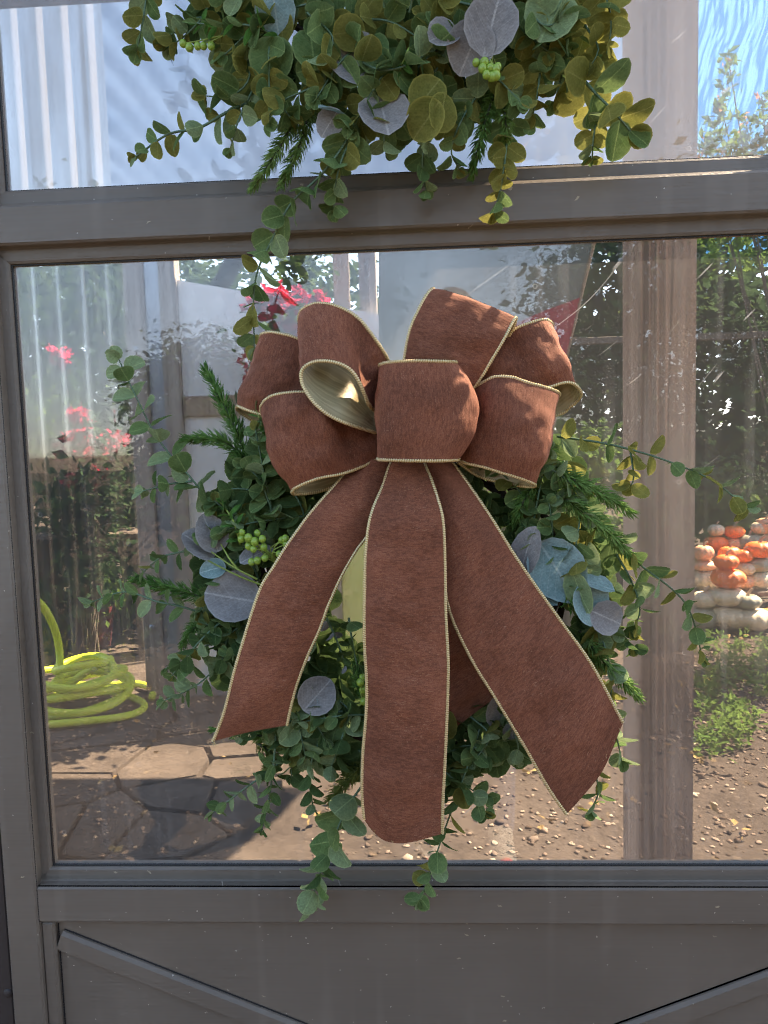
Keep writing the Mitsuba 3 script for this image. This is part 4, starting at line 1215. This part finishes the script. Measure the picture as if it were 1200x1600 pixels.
add('young_leaves', leaves_cloud(tips, .012, 150, .034, 6, flat=.2, up=.9), 'pink_tip', ph)
lowc = blob(base + [0, 0, 1.25], [.42, .3, .75], 60, 8)
add('lower_foliage', leaves_cloud(lowc, .06, 2600, .06, 9, flat=.26), 'dark_leaf', ph)

tw = thing('blue_wall', 'bright blue wavy plastic wall filling the top right corner behind the shrub', 'wall')
D = -7.0
xa, xb = at(1010, 100, D)[0], at(1500, 100, D)[0]
za, zb2 = at(1100, 420, D)[2], at(1100, -500, D)[2]
nx, nz = 60, 50
gx2, gz2 = np.meshgrid(np.linspace(xa, xb, nx), np.linspace(za, zb2, nz), indexing='ij')
gy2 = 7.0 + .03 * meshkit.fbm(np.stack([gx2 * 4 - gz2, gz2 * .6, gx2 * 0], -1), 3)
i, j = np.meshgrid(np.arange(nx - 1), np.arange(nz - 1), indexing='ij')
qd = np.stack([i * nz + j, (i + 1) * nz + j, (i + 1) * nz + j + 1, i * nz + j + 1], -1).reshape(-1, 4)
add('tarp', (np.stack([gx2, gy2, gz2], -1).reshape(-1, 3), qd), 'blue_tarp', tw, smooth=True)
for xx in (xa - .05, xb + .05):
    add('pole', tube(np.array([[xx, 7.08, 0], [xx, 7.08, zb2]]), .03, 10), 'zinc', tw, smooth=True)

# fence rail seen through the right of the lower pane
fen = thing('rail_fence', 'single weathered horizontal rail crossing the dark trees behind the timber post', 'fence')
z1, z0 = at(1000, 524, -4.9)[2], at(1000, 535, -4.9)[2]
add('rail', box(at(895, 520, -4.9)[0], at(1280, 520, -4.9)[0], 4.9, 4.95, z0, z1, .004), 'dark_wood', fen)
for px in (1040, 1262):
    xx = at(px, 600, -4.95)[0]
    add('post', box(xx - .04, xx + .04, 4.955, 5.03, -.02, at(1000, 505, -4.95)[2], .004), 'dark_wood', fen)

# pumpkins on a stepped bench
bench = thing('plank_bench', 'low dark plank bench stepped up behind the front row of pumpkins', 'bench')
by = 4.05
bx0, bx1 = at(1075, 950, -by)[0] - .45, at(1300, 950, -by)[0]
h1, h2 = .20, .42
for (y0, y1, z) in ((by + .18, by + .42, h1), (by + .46, by + .72, h2)):
    add('plank', box(bx0, bx1, y0, y1, z - .03, z, .004), 'dark_wood', bench)
    for xx in (bx0 + .05, bx1 - .05, (bx0 + bx1) / 2):
        add('leg', box(xx - .025, xx + .025, y0 + .02, y1 - .02, 0, z - .031, .003), 'dark_wood', bench)


def pumpkin(c, r, sq, ribs, m, label, group=None, seed=0):
    t = thing('pumpkin', label, 'pumpkin', group)
    th, ph_ = np.meshgrid(np.linspace(0.0, np.pi, 15), np.linspace(0, 2 * np.pi, 49), indexing='ij')
    rib = 1 - .09 * np.abs(np.sin(ph_ * ribs / 2)) ** .7 * 0 - .10 * (1 - np.abs(np.sin(ph_ * ribs / 2))) ** 2 * np.sin(th)
    rr_ = r * rib * (1 + .04 * meshkit.noise(np.stack([np.cos(ph_) * 2, np.sin(ph_) * 2, th + seed], -1)))
    dip = 1 - .32 * np.exp(-(th / .35) ** 2)
    V = np.stack([rr_ * np.sin(th) * np.cos(ph_), rr_ * np.sin(th) * np.sin(ph_), r * sq * np.cos(th) * dip], -1)
    V = V.reshape(-1, 3) + np.asarray(c)
    i, j = np.meshgrid(np.arange(14), np.arange(48), indexing='ij')
    qd = np.stack([i * 49 + j, (i + 1) * 49 + j, (i + 1) * 49 + j + 1, i * 49 + j + 1], -1).reshape(-1, 4)
    add('body', (V, qd), m, t, smooth=True)
    s0 = np.asarray(c) + [0, 0, r * sq * .62]
    add('stalk', tube(spline([s0, s0 + [.01 * r / .1, 0, r * .35], s0 + [.35 * r, -.1 * r, r * .62]], 7), np.linspace(r * .13, r * .085, 7), 6), 'tan_wood', t, smooth=True)
    return r * sq


def stack(px, y, z, items):
    x = at(px, 900, -y)[0]
    for (r, sq, m, label, dx) in items:
        pumpkin([x + dx, y, z + r * sq * .93], r, sq, int(8 + r * 30), 'pumpkin_' + m, label, seed=len(labels))
        z += r * sq * 1.80


y1 = by
stack(1136, y1, 0, [(.135, .62, 'cream', 'broad cream pumpkin at the bottom of the front left stack', .01), (.12, .55, 'cream', 'cream pumpkin under the two orange ones in the front left stack', 0), (.11, .62, 'orange', 'ribbed orange pumpkin, lower of the two orange ones in the front left stack', .008), (.078, .68, 'orange', 'small orange pumpkin on top of the front left stack', -.005)])
stack(1176, y1 - .05, 0, [(.125, .62, 'cream', 'wide cream pumpkin lowest at the front of the right edge', 0), (.085, .6, 'grey', 'flat grey green pumpkin lying on the wide cream pumpkin', -.03)])
stack(1100, by + .30, h1, [(.10, .75, 'cream', 'pale cream pumpkin on the bench beside the timber post', 0), (.085, .45, 'peach', 'flat peach pumpkin on the pale cream one beside the post', .0), (.07, .85, 'peach', 'round peach pumpkin topmost beside the timber post', -.005)])
stack(1140, by + .31, h1, [(.062, .9, 'grey', 'small grey pumpkin standing on the bench behind the orange stack', .0), (.085, .55, 'grey', 'brownish grey pumpkin above the small grey one', -.03), (.078, .8, 'orange', 'bright orange pumpkin topmost behind the front left stack', 0)])
stack(1184, by + .30, h1, [(.095, .7, 'cream', 'cream white pumpkin on the bench near the right edge', 0), (.09, .6, 'grey', 'grey cream pumpkin under the red orange one at the right edge', 0), (.10, .62, 'orange', 'red orange pumpkin near the right edge', .01)])
stack(1172, by + .59, h2, [(.10, .7, 'grey', 'grey green pumpkin on the upper plank', -.01), (.06, .8, 'cream', 'small cream pumpkin on the upper plank', .06)])
stack(1206, by + .59, h2, [(.09, .8, 'cream', 'cream pumpkin on the upper plank at the frame edge', 0), (.07, .9, 'peach', 'peach pumpkin topmost at the right frame edge', -.05)])
stack(1096, y1 + .02, 0, [(.115, .65, 'grey', 'grey cream pumpkin on the ground hard by the timber post', 0), (.085, .7, 'cream', 'small cream pumpkin on the grey one hard by the timber post', .02)])
stack(1162, by + .28, h1, [(.075, .75, 'peach', 'small peach pumpkin in the middle of the bench', 0), (.07, .7, 'cream', 'small cream pumpkin on the peach one in the middle of the bench', .01), (.06, .8, 'orange', 'little orange pumpkin topmost in the middle of the bench', 0)])
stack(1118, by + .60, h2, [(.085, .75, 'orange', 'orange pumpkin on the upper plank behind the post side stack', 0), (.06, .8, 'cream', 'little cream pumpkin topmost on the upper plank near the post', .0)])
stack(1146, by + .60, h2, [(.07, .8, 'peach', 'peach pumpkin in the middle of the upper plank', 0), (.075, .65, 'orange', 'flat orange pumpkin highest in the middle of the pile', .0)])
stack(1192, by + .04, 0, [(.09, .7, 'orange', 'orange pumpkin on the ground at the lower right corner of the pile', .05)])
stack(1050, 4.5, 0, [(.17, .72, 'peach', 'big peach pumpkin on the ground behind the timber post', -.1)])

# ground cover plants behind the right of the lower pane
gc = []
for (px, py, n) in ((1110, 1010, 8), (1140, 1050, 12), (1105, 1080, 10), (1160, 1030, 10), (1180, 1075, 6), (1120, 1120, 8), (1140, 1150, 10), (1165, 1135, 8), (1110, 1170, 6), (1190, 1010, 6)):
    for k in range(n):
        g = ground_at(px + rng.normal(0, 18), py + rng.normal(0, 12))
        gc.append(g + [0, 0, .02 + .03 * rng.random()])
tag(add('ground_cover', leaves_cloud(gc, .022, 1500, .04, 77, flat=.25, up=.4), 'shrub_leaf'), 'low creeping green leaves on the ground right of the timber post', 'ground cover', kind='stuff')

# left: pots, flowering shrubs, juniper, hose
def flower_shrub(label, base, pts, m, seed, petals, leafn, psize=.022):
    t = thing('flowering_shrub', label, 'shrub')
    sh, cls = [], []
    for p in pts:
        sh.append(tube(spline([base + rng.normal(0, .02, 3) * [1, 1, 0], base * .45 + p * .55 + [rng.normal(0, .05), rng.normal(0, .04), 0], p], 10), np.linspace(.007, .002, 10), 5))
        for k in range(8):
            cls.append(p * (1 - .07 * k) + base * .07 * k + rng.normal(0, .03, 3))
    add('branches', cat(sh), 'bark', t, smooth=True)
    add('leaves', leaves_cloud(cls, .05, leafn, .06, seed, flat=.28), m, t)
    add('blossom', leaves_cloud([p + rng.normal(0, .012, 3) for p in pts for _ in range(5)], .017, petals, psize, seed + 3, flat=.42), 'pink_petal', t)
    return t


y = 2.55
b0 = np.array([*ground_xy(445, 900, y), 0])
flower_shrub('shrub with vivid pink blossom over the pale board, left above the bow', b0,
             [at(px + rng.normal(0, 5), py + rng.normal(0, 5), -y - rng.normal(0, .05)) for (px, py) in ((400, 480), (420, 465), (440, 460), (455, 470), (470, 480), (395, 500), (412, 498), (430, 492), (447, 500), (460, 512), (390, 520), (405, 535), (430, 525), (400, 560), (420, 550), (475, 462), (482, 478), (395, 585), (410, 600), (505, 470), (510, 540))], 'tree_leaf', 101, 1500, 900, .04)
y = 3.25
b0 = np.array([*ground_xy(125, 830, y), .1])
flower_shrub('shrub with red pink blossom behind the corrugated sheet at the left', b0,
             [at(px + rng.normal(0, 4), py + rng.normal(0, 4), -y + .12 - rng.normal(0, .05)) for (px, py) in ((120, 655), (130, 680), (125, 700), (110, 715), (135, 725), (150, 735), (165, 740), (118, 738), (112, 752), (145, 690), (122, 775), (145, 765), (128, 745), (140, 715), (150, 752), (108, 700), (178, 690), (95, 560))], 'dark_leaf', 121, 1700, 3600, .045)
tree('green_shrub', 'leafy shrub behind the corrugated sheet at the left edge', 'shrub', [b0[0] - .35, 3.9], 1.95, .55, 'shrub_leaf', 2600, .06, 131, trunk=.02, low=.1)
tree('dark_tree', 'dark tree far behind the corrugated sheet', 'tree', [b0[0] - .2, 5.0], 2.95, 1.4, 'dark_leaf', 16000, .09, 141, low=.05)


def flowerpot(label, x, y, z, r, h, plant=None):
    t = thing('flower_pot', label, 'flower pot')
    pr = [(0, 0), (r * .72, 0), (r * .95, h * .82), (r * 1.04, h * .83), (r * 1.06, h), (r * .95, h), (r * .9, h * .88), (0, h * .86)]
    m = trimesh.creation.revolve(np.array(pr), sections=28)
    m.apply_translation([x, y, z])
    add('pot', m, 'pot', t, smooth=40)
    if plant:
        cl = blob([x, y, z + h * 1.15], [r * 1.1, r * 1.1, h * .3], 14, 5)
        add('plant', leaves_cloud(cl, r * .25, 500, .05, 8, flat=.15, up=.4), plant, t)


bz = .30
pb = thing('plant_bench', 'dark wooden plant shelf carrying a wine red pot, left behind the corrugated sheet', 'shelf')
sx0, sx1 = at(60, 900, -3.5)[0], at(230, 900, -3.5)[0]
sh_z = at(140, 832, -3.5)[2]
add('board', box(sx0, sx1, 3.4, 3.75, sh_z - .03, sh_z, .004), 'dark_wood', pb)
for xx in (sx0 + .03, sx1 - .03):
    add('leg', box(xx - .02, xx + .02, 3.42, 3.72, 0, sh_z - .031, .003), 'dark_wood', pb)
flowerpot('wine red flower pot on the plant shelf under the blossom', at(122, 800, -3.5)[0], 3.55, sh_z + .001, .11, .18)
g = ground_at(148, 1010)
flowerpot('wine red flower pot with a dark low plant under the plant shelf', g[0], g[1], 0, .14, .27, 'dark_leaf')

jn = thing('juniper_bush', 'fluffy green conical juniper at the left edge of the lower pane behind the hose', 'shrub')
gj = np.array([at(58, 1000, -3.35)[0], 3.35, 0])
zt = at(70, 905, -3.35)[2]
cl = []
for k in range(420):
    f = rng.random() ** .8
    r_ = .145 * (1 - f ** 2.2) * rng.random() ** .35
    an = rng.uniform(0, 2 * math.pi)
    cl.append(gj + [r_ * math.cos(an), r_ * math.sin(an), .03 + (zt - .03) * f])
add('foliage', leaves_cloud(cl, .014, 5200, .035, 15, flat=.16, up=.8), 'juniper_leaf', jn)
add('stem', tube(np.array([gj, gj + [0, 0, zt * .8]]), .012, 6), 'bark', jn, smooth=True)

hs = thing('garden_hose', 'bright yellow green garden hose coiled on the paving behind the left of the lower pane', 'hose')
hc = ground_at(133, 1112)
pth = []
r0 = np.random.default_rng(4)
turns = 7.4
nn_ = 300
for k in range(nn_):
    t = k / nn_ * turns
    rad = .205 + .045 * math.sin(t * 2.3 + 1) - .018 * (t - 3.5) + .02 * math.sin(t * 6.283 * 2 + t * 1.7)
    ang = t * 2 * math.pi + .3
    pth.append([hc[0] + rad * math.cos(ang) + .03 * math.sin(t * 1.9), hc[1] + rad * .95 * math.sin(ang) + .03 * math.cos(t * 2.7), max(.018, .016 + .036 * t - .02) + .02 * math.sin(ang * 1.5 + t)])
up_ = [at(96, 1075, -hc[1]), at(93, 1020, -hc[1] - .05), at(86, 985, -hc[1] - .03), at(72, 955, -hc[1]), at(58, 938, -hc[1] + .03)]
up_[0][1] = hc[1]
pth = pth[:-12] + [[*(np.array(pth[-12]) * .4 + up_[0] * .6)]] + [list(u) for u in up_]
c = spline(pth, 900)
add('coil', tube(c, .0185, 9), 'hose', hs, smooth=True)
cn = c[-1]
add('coupling', tube(np.array([cn, cn + unit(c[-1] - c[-6]) * .05]), .017, 10), 'zinc', hs, smooth=True)

# flagstones (parts of the ground) and gravel
from scipy.spatial import Voronoi
gr = np.random.default_rng(3)
pts = []
for ix in range(-7, 4):
    for iy in range(2, 14):
        pts.append([ix * .30 + gr.normal(0, .10), .6 + iy * .27 + gr.normal(0, .095)])
pts = np.array(pts)
vor = Voronoi(pts)
for k, reg in enumerate(vor.point_region):
    poly = vor.regions[reg]
    if -1 in poly or not poly:
        continue
    x_, y_ = pts[k]
    lim = .10 + .08 * math.sin(y_ * 3)
    if not (-1.75 < x_ < lim and .75 < y_ < 3.7):
        continue
    pg = Polygon(vor.vertices[poly]).buffer(-.020).buffer(.012)
    if pg.is_empty or pg.area < .004 or pg.area > .2:
        continue
    pg = pg.simplify(.004)
    m = trimesh.creation.extrude_polygon(pg, .03, engine='earcut')
    tp = m.vertices[:, 2] > .02
    m.vertices[tp, :2] = m.vertices[tp, :2] * .985 + np.array(pg.centroid.coords[0]) * .015
    m.vertices[:, 2] += -.018 + gr.normal(0, .003)
    key = numbered('ground__flagstone')
    scene[key] = mikit.ply(m, 'flagstone')

pb_v, pb_f, pb_c, n_ = [], [], [], 0
ico = trimesh.creation.icosphere(0, 1.0)
pal = np.array([(0.13, 0.10, 0.08), (0.20, 0.155, 0.125), (0.075, 0.055, 0.042), (0.28, 0.23, 0.18), (0.16, 0.12, 0.095)])
for k in range(16000):
    front = k % 2
    if front:
        o = [gr.uniform(-1.5, 3.0), -gr.uniform(.55, 3.6), 0]
    else:
        o = [gr.uniform(.1, 2.9), gr.uniform(.9, 4.2), 0]
    s = gr.uniform(.003, .0085) * (1.7 if gr.random() < .08 else 1)
    v = ico.vertices * np.array([s * gr.uniform(.8, 1.7), s * gr.uniform(.8, 1.3), s * gr.uniform(.4, .8)]) * (1 + gr.normal(0, .22, (len(ico.vertices), 1)))
    a = gr.uniform(0, 6.28)
    v = np.stack([v[:, 0] * math.cos(a) - v[:, 1] * math.sin(a), v[:, 0] * math.sin(a) + v[:, 1] * math.cos(a), v[:, 2]], 1)
    z = -.02 + .035 * (meshkit.fbm(np.array([[o[0] * .9, o[1] * .9, 0]]), 3)[0] - .5)
    pb_v.append(v + [o[0], o[1], z + s * .25]); pb_f.append(ico.faces + n_); n_ += len(v)
    pb_c.append(np.repeat(pal[gr.integers(5)][None] * gr.uniform(.7, 1.2), len(v), 0))
mat('gravel_stone', {'type': 'diffuse', 'reflectance': {'type': 'mesh_attribute', 'name': 'vertex_color'}})
tag(add('gravel', (np.vstack(pb_v), np.vstack(pb_f)), 'gravel_stone', smooth=True, color=np.vstack(pb_c)), 'small pinkish brown gravel strewn over the bare earth', 'gravel', kind='stuff')
litter = np.stack([gr.uniform(-1, 3, 400), gr.uniform(-3.5, 4.0, 400), np.full(400, .004)], 1)
litter = litter[np.abs(litter[:, 1]) > .6]
lf = leaves_cloud(litter, .02, 900, .035, 55, flat=.3)
lf.vertices[:, 2] = lf.vertices[:, 2].clip(-.02, .02)
foliage('litter_leaf', (0.16, 0.10, 0.05), (0.36, 0.26, 0.11), .3)
tag(add('leaf_litter', lf, 'litter_leaf'), 'dry tan fallen leaves lying over the gravel', 'fallen leaves', kind='stuff')

# the person who takes the picture, mirrored in the lower pane
def sph(c, r, n=20):
    return m3.Manifold.sphere(r, n).translate([float(x) for x in c])


def bones(chains, ref=.012, sm=8):
    """One smooth body from chains of (point, radius) joints: hulls of neighbouring balls, joined."""
    parts = []
    for ch in chains:
        for (a, ra), (b, rb) in zip(ch[:-1], ch[1:]):
            parts.append(m3.Manifold.batch_hull([sph(a, ra), sph(b, rb)]))
    mm = m3.Manifold.batch_boolean(parts, m3.OpType.Add).refine_to_length(ref).to_mesh()
    t = trimesh.Trimesh(mm.vert_properties[:, :3], mm.tri_verts, process=True)
    trimesh.smoothing.filter_taubin(t, iterations=sm)
    return t


mat('skin', {'type': 'principled', 'base_color': rgb(0.42, 0.25, 0.18), 'roughness': 0.55})
mat('denim', {'type': 'principled', 'base_color': rgb(0.045, 0.075, 0.17), 'roughness': 0.9})
mat('shirt', {'type': 'principled', 'base_color': rgb(0.10, 0.10, 0.11), 'roughness': 0.9})
mat('hair', {'type': 'principled', 'base_color': rgb(0.05, 0.03, 0.02), 'roughness': 0.6})
mat('shoe_grey', {'type': 'principled', 'base_color': rgb(0.26, 0.26, 0.25), 'roughness': 0.8})
mat('shoe_red', {'type': 'principled', 'base_color': rgb(0.45, 0.06, 0.05), 'roughness': 0.7})
pe = thing('person', 'person in blue jeans and grey shoes, mirrored faintly in the pane below the bow', 'person')
bx, byy = .585, -1.30
v3 = lambda x, y, z: np.array([bx + x, byy + y, z])
ex = EYE[0] - bx
hands = []
for sg in (-1, 1):
    sh, el, wr = v3(.175 * sg, -.02, 1.36), v3(.225 * sg, .12, 1.10), np.array([EYE[0] + sg * .075, EYE[1] - .055, 1.195])
    hand = np.array([EYE[0] + sg * .052, EYE[1] - .030, 1.235])
    ch = [[(el, .040), (wr, .027)], [(wr, .026), (hand, .024)], [(wr, .026), (hand + [sg * .012, 0, .02], .022)]]
    fg = np.array([-sg * 1.0, .10, .25])
    for q, (dz, l) in enumerate(((.035, .075), (.014, .083), (-.008, .078), (-.029, .062))):
        k0 = hand + [sg * .004, -.004, dz]
        k1 = k0 + np.array([sg * .004, .030, .006])
        k2 = k1 + np.array([-sg * .022, .012, .006]) * l / .08
        k3 = k2 + np.array([-sg * .020, -.004, .004]) * l / .08
        ch.append([(k0, .0098), (k1, .0092), (k2, .0084), (k3, .0072)])
    t0 = hand + [0, -.012, .008]
    ch.append([(t0, .012), (t0 + [-sg * .018, -.020, .030], .0102), (t0 + [-sg * .036, -.016, .050], .0082)])
    hands.append((bones(ch, .005, 5), sh, el, wr))
for h_ in hands:
    add('forearm_and_hand', h_[0], 'skin', pe, smooth=True)
torso = [[(v3(0, 0, .95), .135), (v3(0, -.01, 1.12), .125), (v3(0, -.01, 1.28), .135)], [(v3(-.09, 0, .94), .10), (v3(.09, 0, .94), .10)], [(v3(-.07, -.01, 1.14), .10), (v3(.07, -.01, 1.14), .10)],
         [(v3(-.16, -.02, 1.355), .062), (v3(0, -.02, 1.38), .075), (v3(.16, -.02, 1.355), .062)], [(v3(-.09, 0, 1.27), .10), (v3(.09, 0, 1.27), .10)]]
for (_, sh, el, wr) in hands:
    torso.append([(sh, .060), (el, .046), (el * .45 + wr * .55, .041)])
add('shirt', bones(torso, .018), 'shirt', pe, smooth=True)
legs = [[(v3(-.08, 0, .93), .105), (v3(.08, 0, .93), .105)]]
for sg in (-1, 1):
    legs.append([(v3(.085 * sg, 0, .90), .100), (v3(.098 * sg, .01, .50), .066), (v3(.104 * sg, -.005, .30), .062), (v3(.107 * sg, -.015, .09), .054)])
add('jeans', bones(legs, .018), 'denim', pe, smooth=True)
for sg in (-1, 1):
    sh_ = [[(v3(.107 * sg, -.05, .052), .040), (v3(.110 * sg, .06, .048), .043), (v3(.118 * sg, .15, .034), .034)], [(v3(.107 * sg, -.02, .10), .040), (v3(.108 * sg, .02, .07), .045)]]
    k = add('shoe', bones(sh_, .009), 'shoe_grey', pe, smooth=True)
    add('toe_badge', bones([[(v3(.117 * sg, .150, .047), .026), (v3(.117 * sg, .160, .045), .024)]], .006, 3), 'shoe_red', k, smooth=True)
neck = [[(v3(0, -.02, 1.38), .052), (v3(0, -.005, 1.47), .050)]]
hd = v3(0, .015, 1.555)
neck += [[(hd + [0, -.02, .035], .083), (hd + [0, .0, -.03], .066)], [(hd + [0, .045, -.02], .05), (hd + [0, .05, -.075], .030)], [(hd + [0, .078, .0], .014), (hd + [0, .096, -.022], .012)],
         [(hd + [-.078, -.01, -.01], .018), (hd + [-.080, -.015, .02], .016)], [(hd + [.078, -.01, -.01], .018), (hd + [.080, -.015, .02], .016)],
         [(hd + [-.02, .072, -.052], .010), (hd + [.02, .072, -.052], .010)], [(hd + [-.045, .062, .028], .014), (hd + [.045, .062, .028], .014)]]
add('head', bones(neck, .007, 5), 'skin', pe, smooth=True)
hr = [[(hd + [0, -.035, .05], .088), (hd + [0, .02, .075], .068)], [(hd + [-.055, -.05, .0], .05), (hd + [-.06, -.06, -.10], .035)], [(hd + [.055, -.05, .0], .05), (hd + [.06, -.06, -.10], .035)], [(hd + [0, -.07, .0], .06), (hd + [0, -.08, -.12], .04)]]
add('hair', bones(hr, .010), 'hair', pe, smooth=True)
for sg in (-1, 1):
    e_ = trimesh.creation.icosphere(2, .0115); e_.apply_translation(hd + [sg * .031, .072, .006])
    add('eye', e_, 'white_board', pe, smooth=True)
    e_ = trimesh.creation.icosphere(1, .0055); e_.apply_translation(hd + [sg * .031, .0805, .006])
    add('iris', e_, 'black_plastic', pe, smooth=True)
phn = thing('phone', 'dark phone held upright in both hands, mirrored behind the bow', 'phone')
add('case', box(EYE[0] - .038, EYE[0] + .038, EYE[1] - .020, EYE[1] - .0115, 1.130, 1.276, .003), 'black_plastic', phn)
add('screen', box(EYE[0] - .034, EYE[0] + .034, EYE[1] - .0212, EYE[1] - .0202, 1.136, 1.270), 'gasket', phn)
for k, xx in enumerate((-4.2, -2.9, -1.6, -.3, 1.0, 2.3, 3.6, 4.9)):  # hedge added to keep bright ground out of the pane reflections
    tree('hedge_bush', ['first', 'second', 'third', 'fourth', 'fifth', 'sixth', 'seventh', 'eighth'][k] + ' bush from the left of the hedge added to darken the pane reflections', 'bush', [xx + rng.normal(0, .1), -4.3], 1.25 + rng.normal(0, .06), .85, 'dark_leaf', 2600, .10, 300 + k, trunk=.03, low=.03, group='added hedge bushes across the yard')
# the place in front of the door, seen only as a reflection in the panes
for k, (x, y, h, r_, m, s) in enumerate(((-3.9, -14.0, 3.6, 1.6, 'tree_leaf', 201), (1.2, -11.0, 2.4, 1.3, 'tree_leaf', 211), (3.6, -8.0, 4.0, 1.9, 'dark_leaf', 221), (6.5, -10.5, 6.0, 2.3, 'tree_leaf', 231))):
    tree('yard_tree', ['tree across the yard mirrored in the left of the panes', 'tree across the yard mirrored behind the bow', 'dark tree across the yard mirrored right of the bow', 'tall tree across the yard mirrored at the far right'][k], 'tree', [x, y], h, r_, m, 15000, .13, s, low=.1)
